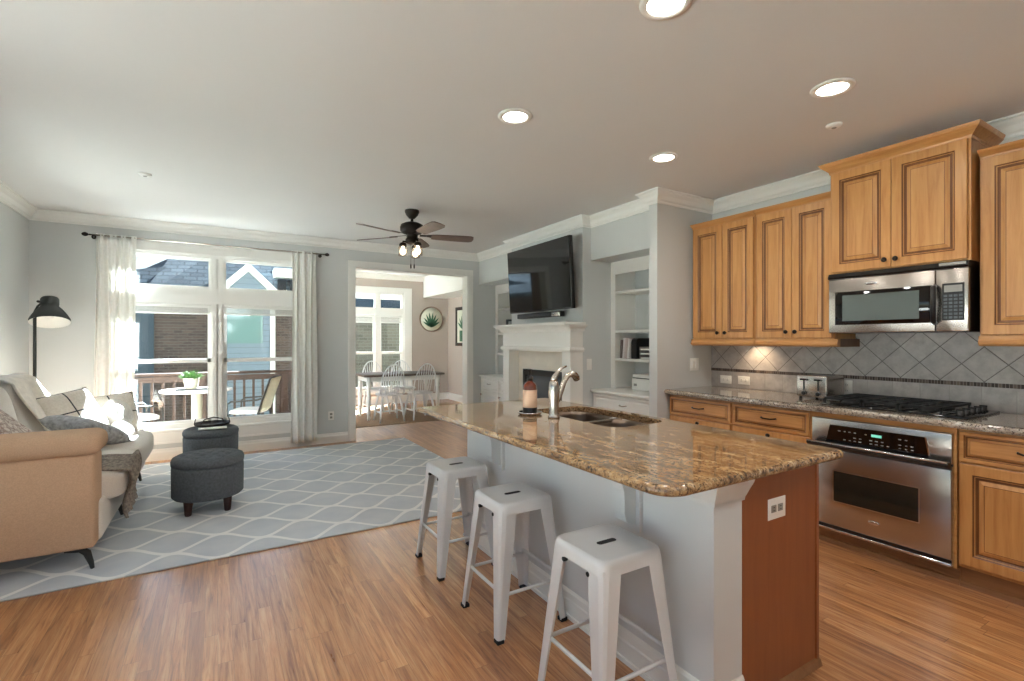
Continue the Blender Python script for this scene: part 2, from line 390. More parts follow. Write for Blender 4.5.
def superq(bm, c, s, p=4.0, n=14, mat=None, mi=0, jitter=0):
    """puffy cushion: a cube of n x n faces pushed onto a superellipsoid"""
    t = nb(); c = Vector(c); key = {}
    def V(x, y, z):
        k = (round(x, 5), round(y, 5), round(z, 5))
        if k not in key:
            L = (abs(x)**p + abs(y)**p + abs(z)**p) ** (1/p)
            q = Vector((x/L * s[0], y/L * s[1], z/L * s[2]))
            if jitter: q += Vector((0, 0, 1)) * jitter * noise.noise(q * 6 + c * 3) + q.normalized() * jitter * noise.noise(q * 9 + c)
            key[k] = t.verts.new(q)
        return key[k]
    g = [-1 + 2*i/n for i in range(n+1)]
    g = [math.copysign(abs(a) ** .8, a) if abs(a) > 1e-9 else 0 for a in g]
    for ax in range(3):
        for sg in (-1, 1):
            for i in range(n):
                for j in range(n):
                    q = []
                    for a, b in ((i, j), (i+1, j), (i+1, j+1), (i, j+1)):
                        w_ = [0, 0, 0]; w_[ax] = sg; w_[(ax+1) % 3] = g[a]; w_[(ax+2) % 3] = g[b]; q.append(V(*w_))
                    if sg < 0: q.reverse()
                    f = quad(t, q, mi)
                    if f: f.smooth = True
    T = Matrix.Translation(c) @ (mat.to_4x4() if mat else Matrix.Identity(4))
    append(bm, t, T)
def pillow(bm, w_, h_, th, n=16, corner=.35):
    """square scatter cushion lying in XY: pinched edges, puffed middle"""
    gt, gb = [], []
    for i in range(n+1):
        a, b = [], []
        for j in range(n+1):
            u = -1 + 2*i/n; v = -1 + 2*j/n
            k = 1 - .06 * (1 - u*u) * 0
            px = u * w_/2 * (1 - .07 * (1 - abs(u)) * 0 - .05 * (1 - v*v) * abs(u)); py = v * h_/2 * (1 - .05 * (1 - u*u) * abs(v))
            z = th/2 * (max(0, 1 - u**4) * max(0, 1 - v**4)) ** .55
            z *= 1 + .06 * noise.noise(Vector((u*2, v*2, w_*9)))
            a.append(bm.verts.new((px, py, z)))
            b.append(a[-1] if i in (0, n) or j in (0, n) else bm.verts.new((px, py, -z)))
        gt.append(a); gb.append(b)
    for i in range(n):
        for j in range(n):
            for g, r in ((gt, 0), (gb, 1)):
                q = [g[i][j], g[i+1][j], g[i+1][j+1], g[i][j+1]]
                f = quad(bm, q[::-1] if r else q)
                if f: f.smooth = True
def sheet(bm, fn, nu, nv, th=.006, mi=0):
    """a cloth sheet: fn(u,v)->point, given thickness along its normals"""
    P = [[Vector(fn(i/nu, j/nv)) for j in range(nv+1)] for i in range(nu+1)]
    def nrm(i, j):
        a = P[min(i+1, nu)][j] - P[max(i-1, 0)][j]; b = P[i][min(j+1, nv)] - P[i][max(j-1, 0)]
        n_ = a.cross(b); return n_.normalized() if n_.length > 1e-9 else Vector((0, 0, 1))
    T = [[bm.verts.new(P[i][j] + nrm(i, j) * th) for j in range(nv+1)] for i in range(nu+1)]
    B = [[bm.verts.new(P[i][j]) for j in range(nv+1)] for i in range(nu+1)]
    def F(q):
        f = quad(bm, q, mi)
        if f: f.smooth = True
    for i in range(nu):
        for j in range(nv):
            F([T[i][j], T[i+1][j], T[i+1][j+1], T[i][j+1]]); F([B[i][j], B[i][j+1], B[i+1][j+1], B[i+1][j]])
    for i in range(nu):
        F([T[i][0], B[i][0], B[i+1][0], T[i+1][0]]); F([T[i][nv], T[i+1][nv], B[i+1][nv], B[i][nv]])
    for j in range(nv):
        F([T[0][j], T[0][j+1], B[0][j+1], B[0][j]]); F([T[nu][j], B[nu][j], B[nu][j+1], T[nu][j+1]])
def mesh_of(name, bm, mats, fix=True):
    if fix: bmesh.ops.recalc_face_normals(bm, faces=list(bm.faces))
    me = bpy.data.meshes.new(name); bm.to_mesh(me); bm.free()
    for m in (mats if isinstance(mats, (list, tuple)) else [mats]): me.materials.append(M[m] if isinstance(m, str) else m)
    return me
def root_loc(o):
    l = Vector(o.location)
    while o.parent: o = o.parent; l += Vector(o.location)
    return l
def part(name, bm, mats, parent, world=True, label=None, fix=True):
    """one mesh under its thing; world=True when its shape was given in world coordinates"""
    if world: bmesh.ops.translate(bm, vec=-root_loc(parent), verts=list(bm.verts))
    o = bpy.data.objects.new(name, mesh_of(name, bm, mats, fix)); C.objects.link(o); o.parent = parent
    if label: o['label'] = label
    return o
def tag(o, label, cat, group=None, kind=None):
    o['label'] = label; o['category'] = cat
    if group: o['group'] = group
    if kind: o['kind'] = kind
    return o
def thing(name, label, cat, loc=(0, 0, 0), group=None, rz=0):
    o = bpy.data.objects.new(name, None); C.objects.link(o); o.location = loc; o.rotation_euler = (0, 0, rz)
    o.empty_display_size = .1
    return tag(o, label, cat, group)
def solo(name, bm, mats, label, cat, group=None, kind=None, base=None):
    """a thing that is a single mesh; origin moved to its base"""
    xs = [v.co for v in bm.verts]
    if base is None:
        base = Vector(((min(p.x for p in xs)+max(p.x for p in xs))/2, (min(p.y for p in xs)+max(p.y for p in xs))/2, min(p.z for p in xs)))
    bmesh.ops.translate(bm, vec=-Vector(base), verts=list(bm.verts))
    o = bpy.data.objects.new(name, mesh_of(name, bm, mats)); C.objects.link(o); o.location = base
    return tag(o, label, cat, group, kind)
def struct(name, bm, mats, parent=None, label=None):
    o = bpy.data.objects.new(name, mesh_of(name, bm, mats)); C.objects.link(o)
    if parent: o.parent = parent
    else: o['kind'] = 'structure'
    if label: o['label'] = label
    return o
def dup(root, loc, rz=0, label=None, group=None):
    r = root.copy(); C.objects.link(r); r.location = loc; r.rotation_euler = (0, 0, rz)
    if label: r['label'] = label
    if group: r['group'] = group
    for ch in list(root.children):
        c = ch.copy(); C.objects.link(c); c.parent = r
        for g in list(ch.children):
            d = g.copy(); C.objects.link(d); d.parent = c
    return r
def holes(bm, u0, u1, z0, z1, hs, mk):
    us = sorted({u0, u1} | {h[0] for h in hs} | {h[1] for h in hs}); zs = sorted({z0, z1} | {h[2] for h in hs} | {h[3] for h in hs})
    for a, b in zip(us, us[1:]):
        z_s = None
        for c, d in zip(zs, zs[1:]):
            m, k = (a+b)/2, (c+d)/2
            if not any(h[0] < m < h[1] and h[2] < k < h[3] for h in hs): mk(a, b, c, d)

# ------------------------------------------------------------------ room shell
XL, XR, YW, YE, H = -1.652, 4.13, 6.82, 3.085, 2.70
b = nb(); box(b, XL-.15, 4.3, -3.15, 6.97, -.12, 0); box(b, 1.38, 4.76, 6.97, 10.72, -.12, 0); struct('floor', b, 'oak')
b = nb(); box(b, XL-.15, 4.3, -3.15, 6.97, H, H+.12); struct('ceiling', b, 'ceil')
b = nb(); box(b, 1.38, 4.76, 6.97, 10.72, 2.80, 2.92); struct('ceiling_dining', b, 'ceil')
b = nb(); holes(b, -3.0, 6.97, 0, H, [(-2.8, 3.0, .25, 2.5), (3.9, 5.75, 1.1, 2.25)], lambda u, v, c, d: box(b, XL-.15, XL, u, v, c, d)); struct('wall_left', b, 'wall')  # openings hold the added daylight windows
b = nb(); holes(b, XL-.15, 4.3, 0, H, [], lambda u, v, c, d: box(b, u, v, -3.15, -3.0, c, d)); struct('wall_rear', b, 'wall')
b = nb(); holes(b, XL, 4.3, 0, H, [(-.95, .95, .345, 2.37), (1.60, 3.289, 0, 2.36)], lambda u, v, c, d: box(b, u, v, YW, YW+.15, c, d)); struct('wall_window', b, 'wall')
b = nb(); box(b, XR, XR+.15, -3.0, YW, 0, H); struct('wall_kitchen', b, 'wall')
b = nb(); box(b, 3.37, XR, YE, 3.18, 0, H); struct('wall_pier', b, 'wall')
b = nb(); holes(b, 4.15, 5.65, 0, H, [(4.42, 5.32, .12, 1.0)], lambda u, v, c, d: box(b, 3.39, XR, u, v, c, d)); struct('wall_chimney', b, 'wall')
b = nb(); box(b, 3.50, XR, 3.18, 4.15, 2.235, H); struct('wall_soffit_near', b, 'wall')
b = nb(); box(b, 3.50, XR, 5.65, YW, 2.235, H); struct('wall_soffit_far', b, 'wall')
# dining room
DY, DX = 10.575, 4.61
b = nb(); holes(b, 1.38, 4.76, 0, 2.8, [(2.39, 3.55, .25, 2.42)], lambda u, v, c, d: box(b, u, v, DY, DY+.15, c, d)); struct('wall_dining_back', b, 'taupe')
b = nb(); box(b, DX, DX+.15, 6.97, DY, 0, 2.8); struct('wall_dining_right', b, 'taupe')
b = nb(); holes(b, 6.97, DY, 0, 2.8, [(7.4, 10.2, .3, 2.5)], lambda u, v, c, d: box(b, 1.38, 1.50, u, v, c, d)); struct('wall_dining_left', b, 'taupe')  # opening added out of view to let daylight into the dining room
b = nb(); box(b, 4.0, DX, 6.97, DY, 2.33, 2.8); struct('wall_dining_soffit', b, 'ceil')

# crown mouldings, baseboards and casings
crown = [(0, H-.11), (.012, H-.108), (.014, H-.092), (.03, H-.08), (.045, H-.05), (.068, H-.03), (.074, H-.016), (.088, H-.012), (.088, H), (0, H)]
def rev(pth): return pth[::-1]
b = nb(); sweep(b, rev([(XL, -3.0), (XL, YW), (3.50, YW), (3.50, 5.65), (3.39, 5.65), (3.39, 4.15), (3.50, 4.15), (3.50, 3.18), (3.37, 3.18), (3.37, YE), (XR, YE), (XR, -3.0)]), crown); struct('trim_crown', b, 'trim')
base = [(0, 0), (.02, 0), (.02, .09), (.014, .105), (.010, .128), (0, .13)]
shoe = [(0, 0), (.032, 0), (.028, .012), (.02, .018), (.018, .1), (.01, .13), (0, .132)]
b = nb(); sweep(b, rev([(XL, 3.5), (XL, YW), (1.505, YW)]), base); struct('baseboard_window', b, 'trim')
b = nb(); sweep(b, rev([(3.385, YW), (3.50, YW)]), base); struct('baseboard_corner', b, 'trim')
b = nb(); sweep(b, rev([(1.5, DY), (DX, DY), (DX, 6.97)]), [(0, 0), (.022, 0), (.022, .12), (.012, .15), (0, .152)]); struct('baseboard_dining', b, 'trim')
b = nb(); sweep(b, rev([(3.37, 3.18), (3.37, YE), (3.47, YE)]), base); struct('baseboard_pier', b, 'trim')
cas = [(0, 0)]
b = nb()   # doorway casing and jamb liner
for x0, x1 in ((1.508, 1.60), (3.289, 3.385)):
    box(b, x0, x1, YW-.022, YW-.0005, 0, 2.36); box(b, x0+.012, x1-.012, YW-.030, YW-.022, 0, 2.36)
box(b, 1.508, 3.385, YW-.022, YW-.0005, 2.36, 2.445); box(b, 1.520, 3.373, YW-.030, YW-.022, 2.372, 2.433)
box(b, 1.585, 1.605, YW-.024, 6.972, 0, 2.36); box(b, 3.284, 3.30, YW-.024, 6.972, 0, 2.36); box(b, 1.585, 3.30, YW-.024, 6.972, 2.352, 2.37)
struct('trim_doorway', b, 'trim')
b = nb(); sweep(b, rev([(1.5, 6.97), (1.5, DY), (4.0, DY)]), [(o, z+.1) for o, z in crown]); struct('trim_dining_crown', b, 'trim')

# ------------------------------------------------------------------ living room window
def pane(nm, x0, x1, z0, z1, y, par):
    q = nb(); box(q, x0, x1, y-.003, y+.003, z0, z1); return struct(nm, q, 'glass', par)
b = nb()
box(b, -1.045, -.95, YW-.022, YW, .345, 2.47); box(b, .95, 1.045, YW-.022, YW, .345, 2.47); box(b, -.951, .951, YW-.022, YW, 2.37, 2.47)
box(b, -1.06, 1.06, YW-.032, YW-.022, 2.455, 2.475)
box(b, -.95, -.90, YW, YW+.13, .345, 2.37); box(b, .90, .95, YW, YW+.13, .345, 2.37); box(b, -.95, .95, YW, YW+.13, 2.33, 2.37)
box(b, -.90, .90, YW+.01, YW+.13, 1.90, 1.985); box(b, -.90, .90, YW-.005, YW+.13, 1.79, 1.90)   # transom bar
box(b, -.07, -.012, YW+.004, YW+.125, .345, 2.33); box(b, .0, .06, YW+.004, YW+.125, .345, 2.33); box(b, -.02, .01, YW+.05, YW+.12, .345, 2.33)
box(b, -.95, .95, YW, YW+.13, .345, .40)
box(b, -.052, -.012, YW-.012, YW+.004, .345, 1.79); box(b, .0, .042, YW-.012, YW+.004, .345, 1.79)
w1 = struct('window_1', b, 'trim')
b = nb(); rbox(b, -1.09, 1.09, YW-.055, YW, .318, .348, .006, 2); struct('window_sill', b, 'trim', w1)
b = nb(); box(b, -1.05, 1.05, YW-.018, YW, .185, .318); box(b, -1.05, 1.05, YW-.026, YW-.018, .185, .205); struct('window_apron', b, 'trim', w1)
for x0, x1 in ((-.90, -.07), (.06, .90)):
    b = nb()     # transom light frame
    box(b, x0, x1, YW+.03, YW+.07, 2.305, 2.33); box(b, x0, x1, YW+.03, YW+.07, 1.985, 2.0); box(b, x0, x0+.025, YW+.03, YW+.07, 2.0, 2.305); box(b, x1-.025, x1, YW+.03, YW+.07, 2.0, 2.305)
    struct('transom_frame', b, 'trim', w1)
    pane('pane', x0+.02, x1-.02, 1.99, 2.31, YW+.05, w1)
    for z0, z1, dy in ((1.10, 1.79, .06), (.40, 1.14, .025)):
        b = nb(); lo = .07 if z0 > .5 else .03
        box(b, x0, x1, YW+dy, YW+dy+.035, z0, z0+(.045 if z0 > .5 else .03)); box(b, x0, x1, YW+dy, YW+dy+.035, z1-.04, z1)
        box(b, x0, x0+.035, YW+dy, YW+dy+.035, z0, z1); box(b, x1-.035, x1, YW+dy, YW+dy+.035, z0, z1)
        if z0 < .5: rbox(b, (x0+x1)/2-.03, (x0+x1)/2+.03, YW+dy-.014, YW+dy, z1-.012, z1+.004, .004, 2)
        struct('sash', b, 'trim', w1)
        pane('pane', x0+.03, x1-.03, z0+.02, z1-.02, YW+dy+.017, w1)
for i, (x0, x1) in enumerate(((-.895, -.075), (.065, .895))):
    t = thing('window_blind', ['white window blind pulled up over the left half of the big window', 'white window blind pulled up over the right half of the big window'][i], 'blind', ((x0+x1)/2, YW+.035, 1.67), 'raised blinds of the big window')
    b = nb(); rbox(b, x0, x1, YW+.002, YW+.022, 1.755, 1.788, .004, 2); part('headrail', b, 'trim', t)
    b = nb()
    for k in range(7): box(b, x0+.004, x1-.004, YW+.003, YW+.021, 1.69+k*.009, 1.695+k*.009)
    part('slats', b, 'trim', t)
    b = nb(); rbox(b, x0+.004, x1-.004, YW+.002, YW+.022, 1.67, 1.688, .004, 2); part('bottom_rail', b, 'trim', t)
# unseen windows added to the left wall for daylight (beside and behind the camera)
for i, (y0, y1, z0, z1, n) in enumerate(((-2.8, 3.0, .25, 2.5, 4), (3.9, 5.75, 1.1, 2.25, 2))):
    b = nb()
    for yy in [y0 + (y1-y0)*k/n for k in range(n+1)]: box(b, XL-.12, XL+.015, yy-.035, yy+.035, z0, z1)
    box(b, XL-.12, XL+.018, y0-.06, y1+.06, z0-.05, z0+.03); box(b, XL-.12, XL+.018, y0-.06, y1+.06, z1-.03, z1+.06); box(b, XL-.10, XL-.02, y0, y1, (z0+z1)/2-.02, (z0+z1)/2+.02)
    added_window = struct('window_%d' % (i+3), b, 'trim')
    b = nb(); box(b, XL-.065, XL-.059, y0, y1, z0, z1); struct('pane', b, 'glass', added_window)
# dining window
b = nb()
box(b, 2.285, 2.39, DY-.022, DY, .2, 2.52); box(b, 3.55, 3.655+.07, DY-.022, DY, .2, 2.52); box(b, 2.39, 3.55, DY-.022, DY, 2.42, 2.52)
box(b, 2.39, 2.43, DY, DY+.13, .25, 2.42); box(b, 3.51, 3.55, DY, DY+.13, .25, 2.42); box(b, 2.39, 3.55, DY, DY+.13, 2.37, 2.42)
box(b, 2.43, 3.51, DY, DY+.13, 1.92, 2.07); box(b, 2.91, 3.03, DY-.004, DY+.126, .25, 2.37); box(b, 2.39, 3.55, DY, DY+.13, .25, .31)
w2 = struct('window_2', b, 'trim')
b = nb(); rbox(b, 2.24, 3.77, DY-.05, DY, .2, .25, .006, 2); struct('window_sill', b, 'trim', w2)
for x0, x1 in ((2.43, 2.91), (3.03, 3.51)):
    pane('pane', x0, x1, 2.07, 2.37, DY+.06, w2)
    for z0, z1, dy in ((1.06, 1.92, .07), (.31, 1.12, .03)):
        b = nb(); box(b, x0, x1, DY+dy, DY+dy+.03, z0, z0+.05); box(b, x0, x1, DY+dy, DY+dy+.03, z1-.05, z1); box(b, x0, x0+.03, DY+dy, DY+dy+.03, z0, z1); box(b, x1-.03, x1, DY+dy, DY+dy+.03, z0, z1)
        struct('sash', b, 'trim', w2); pane('pane', x0+.02, x1-.02, z0+.02, z1-.02, DY+dy+.015, w2)
t = thing('window_blind', 'white window blind pulled up on the dining room window', 'blind', (2.97, DY, 1.74))
b = nb(); rbox(b, 2.435, 3.505, DY-.012, DY+.014, 1.86, 1.90, .004, 2); part('headrail', b, 'trim', t)
b = nb()
for k in range(9): box(b, 2.44, 3.5, DY-.010, DY+.012, 1.765+k*.010, 1.771+k*.010)
part('slats', b, 'trim', t)
b = nb(); rbox(b, 2.44, 3.5, DY-.012, DY+.014, 1.74, 1.762, .004, 2); part('bottom_rail', b, 'trim', t)

# ------------------------------------------------------------------ curtains and rod
def curtain(nm, label, x0, x1, seed, folds):
    rnd = random.Random(seed); ph = [rnd.random()*6 for _ in range(4)]; cx = (x0+x1)/2
    def fn(u, v):
        z = 2.50 - v * 2.44; spread = 1 + .02 * v - .06 * math.sin(PI * min(1, v*1.3)) * .3
        amp = .030 * (0.55 + .5 * v)
        s = u * folds * 2*PI + .5 * math.sin(u * 5 + ph[0]) + .35 * math.sin(v * 3 + ph[1]) * math.sin(u*9)
        y = YW - .085 + amp * math.sin(s) + .010 * math.sin(2*s + ph[2])
        x = cx + (x0 + (x1-x0) * u - cx) * spread + .010 * math.sin(s*.5 + v*4 + ph[3])
        return (x, y, z)
    b = nb(); sheet(b, fn, 96, 30, .003)
    return solo(nm, b, 'curtain', label, 'curtain', 'curtains of the big window')
curtain('curtain', 'long white curtain panel beside the black floor lamp', -1.115, -.775, 1, 4)
curtain('curtain', 'long white curtain panel between the big window and the dining doorway', .80, 1.095, 2, 3.6)
t = thing('curtain_rod', 'thin metal curtain rod with round finials above the big window', 'curtain rod', (0, YW-.085, 2.482))
b = nb(); cyl(b, (-1.17, YW-.085, 2.482), (1.20, YW-.085, 2.482), .0095, n=12); part('rod', b, 'nickel', t)
for s in (-1.2, 1.225):
    b = nb(); lathe(b, [(.002, -.03), (.014, -.022), (.022, -.006), (.022, .006), (.014, .022), (.002, .03)], (s, YW-.085, 2.482), 16, mat=Matrix.Rotation(PI/2, 3, 'Y')); part('finial', b, 'bronze', t)
for s in (-1.14, 1.15):
    b = nb(); cyl(b, (s, YW-.085, 2.47), (s, YW-.0, 2.47), .006, n=10); cyl(b, (s, YW-.008, 2.47), (s, YW, 2.47), .022, n=16); part('bracket', b, 'bronze', t)

# ------------------------------------------------------------------ fireplace wall
t = thing('fireplace', 'white fireplace mantel with cream stone surround under the television', 'fireplace', (3.2, 4.86, 0))
b = nb(); box(b, 3.11, 3.389, 4.10, 5.65, 1.53, 1.558)
sweep(b, [(3.389, 5.60), (3.21, 5.60), (3.21, 4.135), (3.389, 4.135)][::-1], [(0, 1.46), (.01, 1.465), (.02, 1.49), (.05, 1.505), (.075, 1.53), (0, 1.53)]); part('mantel_shelf', b, 'whitecab', t)
b = nb(); box(b, 3.22, 3.389, 4.15, 5.585, 1.27, 1.53); part('frieze', b, 'whitecab', t)
b = nb(); sweep(b, [(3.389, 4.15), (3.22, 4.15), (3.22, 5.585), (3.389, 5.585)], [(0, 1.235), (.02, 1.24), (.028, 1.262), (.02, 1.28), (0, 1.29)]); part('frieze_moulding', b, 'whitecab', t)
for y0, y1 in ((4.15, 4.30), (5.435, 5.585)):
    b = nb(); box(b, 3.22, 3.389, y0, y1, 0, 1.27); box(b, 3.205, 3.389, y0-.012, y1+.012, 0, .15); part('leg', b, 'whitecab', t)
b = nb(); holes(b, 4.30, 5.435, 0, 1.27, [(4.47, 5.30, .12, .985)], lambda u, v, c, d: box(b, 3.368, 3.389, u, v, c, d)); part('stone_surround', b, 'stone', t)
b = nb(); holes(b, 4.46, 5.31, .11, 1.0, [(4.52, 5.25, .17, .93)], lambda u, v, c, d: box(b, 3.352, 3.372, u, v, c, d)); part('firebox_frame', b, 'black', t)
b = nb(); box(b, 3.372, 3.378, 4.52, 5.25, .17, .93); part('firebox_glass', b, 'fireglass', t)
b = nb(); box(b, 2.95, 3.368, 4.15, 5.585, 0, .025); part('hearth', b, 'stone', t)

# television and soundbar
t = thing('television', 'large flat black television tilted down over the white mantel', 'television', (3.2, 4.715, 1.70))
R = Matrix.Rotation(math.radians(-3.2), 4, 'Y'); org = Vector((3.205, 4.715, 1.70))
def tvp(q): 
    bmesh.ops.transform(q, matrix=Matrix.Translation(org) @ R, verts=list(q.verts)); return q
b = nb(); rbox(b, .003, .05, -.612, .672, 0, .775, .006, 2); part('casing', tvp(b), 'black', t)
b = nb(); box(b, -.001, .004, -.602, .662, .014, .765); part('screen', tvp(b), 'screen', t)
b = nb(); box(b, 3.24, 3.39, 4.55, 4.88, 1.95, 2.25); part('wall_mount', b, 'black', t)
t = thing('soundbar', 'slim black soundbar mounted on the wall just below the television', 'soundbar', (3.34, 4.85, 1.63))
b = nb(); rbox(b, 3.27, 3.34, 4.40, 5.32, 1.632, 1.692, .012, 3); part('bar', b, 'black', t)
b = nb(); rbox(b, 3.262, 3.272, 4.40, 4.56, 1.636, 1.688, .004, 2); part('end_panel', b, 'steel', t, label='silver end panel')
for y in (4.6, 5.05):
    b = nb(); box(b, 3.34, 3.391, y, y+.1, 1.64, 1.68); part('bracket', b, 'black', t)

# built-in shelves beside the chimney
def builtin(label, y0, y1, fy0, fy1, shelves, clab):
    t = thing('built_in_bookcase', label, 'bookcase', (3.95, (y0+y1)/2, .83))
    X = 3.79; b = nb()
    box(b, X, X+.02, y0, y0+fy0, .83, 2.235); box(b, X, X+.02, y1-fy1, y1, .83, 2.235); box(b, X, X+.02, y0+fy0, y1-fy1, 2.095, 2.235)
    box(b, X+.02, 4.1, y0, y0+fy0, .83, 2.235); box(b, X+.02, 4.1, y1-fy1, y1, .83, 2.235); part('face_frame', b, 'whitecab', t)
    b = nb(); box(b, 4.10, 4.129, y0, y1, .83, 2.235); part('back_panel', b, 'wall', t)
    for z in shelves:
        b = nb(); rbox(b, X+.003, 4.10, y0+fy0, y1-fy1, z-.028, z, .003, 1); part('shelf', b, 'whitecab', t)
    c = thing('low_cabinet', clab, 'cabinet', (3.8, (y0+y1)/2, 0))
    b = nb(); box(b, 3.535, 4.129, y0+.001, y1-.001, .09, .80); box(b, 3.58, 4.129, y0+.001, y1-.001, 0, .09); part('carcass', b, 'whitecab', c)
    b = nb(); rbox(b, 3.49, 4.129, y0+.001, y1-.001, .80, .828, .006, 2); part('top', b, 'whitecab', c)
    return t, c, X
def raised_front(bm, xf, y0, y1, z0, z1, th=.02, fr=.055, glaze=True):
    """raised panel door whose face looks towards -X; face at xf"""
    def rg(i, d): return [bm.verts.new((xf + d, a, c)) for a, c in ((y0+i, z0+i), (y1-i, z0+i), (y1-i, z1-i), (y0+i, z1-i))]
    k = min(1, (min(y1-y0, z1-z0)) / .30)
    seq = [(0, th, 0), (0, .003, 0), (.003, 0, 0), (fr*k, 0, 0), ((fr+.007)*k, .005, 1), ((fr+.011)*k, .005, 0), ((fr+.017)*k, .010, 1), ((fr+.025)*k, .010, 1), ((fr+.046)*k, .002, 0), ((fr+.049)*k, .002, 1)]
    rs = [rg(i, d) for i, d, _ in seq]
    quad(bm, list(reversed(rs[0])), 0)
    for q in range(len(rs)-1):
        for j in range(4):
            mi = 1 if (glaze and seq[q+1][2]) else 0
            quad(bm, [rs[q][j], rs[q][(j+1) % 4], rs[q+1][(j+1) % 4], rs[q+1][j]], mi)
    quad(bm, rs[-1], 0)
def barpull(par, x, y, z, L=.1, mat='bronze'):
    b = nb(); tube(b, [(x, y-L/2, z), (x-.018, y-L/2+.004, z), (x-.026, y-L/4, z-.004), (x-.026, y+L/4, z-.004), (x-.018, y+L/2-.004, z), (x, y+L/2, z)], [.006, .005, .0055, .0055, .005, .006], 8)
    return part('handle', b, mat, par)
def knob(par, x, y, z, mat='bronze'):
    b = nb(); lathe(b, [(.006, 0), (.005, .010), (.009, .016), (.015, .020), (.016, .026), (.011, .031), (.002, .033)], (x, y, z), 14, mat=Matrix.Rotation(-PI/2, 3, 'Y'))
    return part('knob', b, mat, par)
t1, c1, BX = builtin('white built-in bookcase in the niche between the chimney and the kitchen pier', 3.18, 4.15, .03, .07, (1.905, 1.475, 1.162), 'low white cabinet with wide drawers under the bookcase near the kitchen')
t2, c2, _ = builtin('white built-in bookcase in the narrow niche next to the dining doorway', 5.65, YW, .07, .085, (1.86, 1.475, 1.162), 'low white cabinet with wide drawers next to the dining doorway')
for c, y0, y1, n in ((c1, 3.18, 4.15, 1), (c2, 5.65, 6.82, 2)):
    for i in range(n):
        a = y0 + .02 + (y1-y0-.04) * i / n; d = y0 + .02 + (y1-y0-.04) * (i+1) / n
        b = nb(); raised_front(b, 3.514, a+.008, d-.008, .60, .785, .02, .035, False); dr = part('drawer', b, ['whitecab', 'whitecab'], c); barpull(dr, 3.514, (a+d)/2, .70, .09, 'nickel')
        b = nb(); raised_front(b, 3.514, a+.008, d-.008, .11, .585, .02, .05, False); dr = part('door', b, ['whitecab', 'whitecab'], c); knob(dr, 3.514, d-.05, .53, 'nickel')
# books and boxes on the near bookcase
yb = 4.045
for i, (wd, ht, cl, lab) in enumerate(((.022, .205, (120, 108, 102), 'thin brown-grey book standing at the chimney end of the middle shelf'), (.02, .225, (232, 224, 222), 'thin white magazine leaning beside the brown-grey book'), (.024, .222, (214, 196, 192), 'pale pink folder in the upright row on the shelf'), (.02, .215, (236, 232, 230), 'white folder leaning against the black binder'))):
    b = nb(); box(b, 3.83, 4.03, -wd/2, wd/2, 0, ht)
    bmesh.ops.transform(b, matrix=Matrix.Translation((0, yb - wd/2, 1.1635 + .0012)) @ Matrix.Rotation(math.radians(5.5 if i else 2), 4, 'X'), verts=list(b.verts))
    solo('magazine' if i else 'book', b, plain('book_cover', S(*cl), .6, nscale=8, namp=.03), lab, 'book', 'upright papers on the middle shelf', base=(3.93, yb - wd/2, 1.1635)); yb -= wd + .014
t = thing('ring_binder', 'black ring binder standing between white folders and stacked trays', 'binder', (3.92, 3.81, 1.162))
b = nb(); prism(b, [(3.81, 1.1635), (4.06, 1.1635), (4.06, 1.385), (3.85, 1.385), (3.82, 1.372), (3.81, 1.34)], 'Y', 3.775, 3.852); part('cover', b, 'black', t)
b = nb(); box(b, 3.83, 4.05, 3.782, 3.845, 1.17, 1.372); bmesh.ops.translate(b, vec=(.018, 0, 0), verts=list(b.verts)); part('pages', b, 'paper', t)
t = thing('letter_tray', 'grey stacked letter tray with papers beside the black binder', 'tray', (3.94, 3.60, 1.162))
for k in range(3):
    b = nb(); z = 1.1635 + k*.045
    box(b, 3.83, 4.07, 3.52, 3.75, z, z+.004); box(b, 3.83, 4.07, 3.52, 3.524, z, z+.04); box(b, 3.83, 4.07, 3.746, 3.75, z, z+.04); part('tray', b, 'slotgrey', t)
    b = nb(); box(b, 3.835, 4.06, 3.53, 3.74, z+.005, z+.018); part('paper_stack', b, 'paper', t)
t = thing('storage_box', 'white printer-like storage box on top of the low cabinet near the kitchen', 'box', (3.94, 3.55, .829))
b = nb(); rbox(b, 3.82, 4.08, 3.35, 3.86, .829, .955, .012, 3); part('body', b, 'whitecab', t)
b = nb(); rbox(b, 3.825, 4.075, 3.355, 3.855, .962, 1.0, .012, 3); part('lid', b, 'whitecab', t)
b = nb(); box(b, 3.83, 4.07, 3.36, 3.85, .953, .964); part('seam', b, 'black', t)
b = nb(); box(b, 3.815, 3.822, 3.78, 3.82, .875, .90); part('latch', b, 'slotgrey', t)
for i, (z, cl, lab) in enumerate(((1.1635, (70, 62, 58), 'dark book standing on the lower shelf by the doorway'), (1.4765, (60, 66, 70), 'dark slate book standing on the upper shelf by the doorway'))):
    b = nb(); rbox(b, 3.83, 4.03, 6.50, 6.56, z, z+.21, .004, 1); solo('book', b, plain('book_cover', S(*cl), .6, nscale=8), lab, 'book')
    b = nb(); rbox(b, 3.83, 4.02, 6.43, 6.485, z, z+.18, .004, 1); solo('book', b, plain('book_cover', S(*((170, 150, 140) if i == 0 else (150, 160, 160))), .6, nscale=8), ['tan book beside the dark book on the lower shelf by the doorway', 'grey book beside the slate book on the upper shelf by the doorway'][i], 'book')

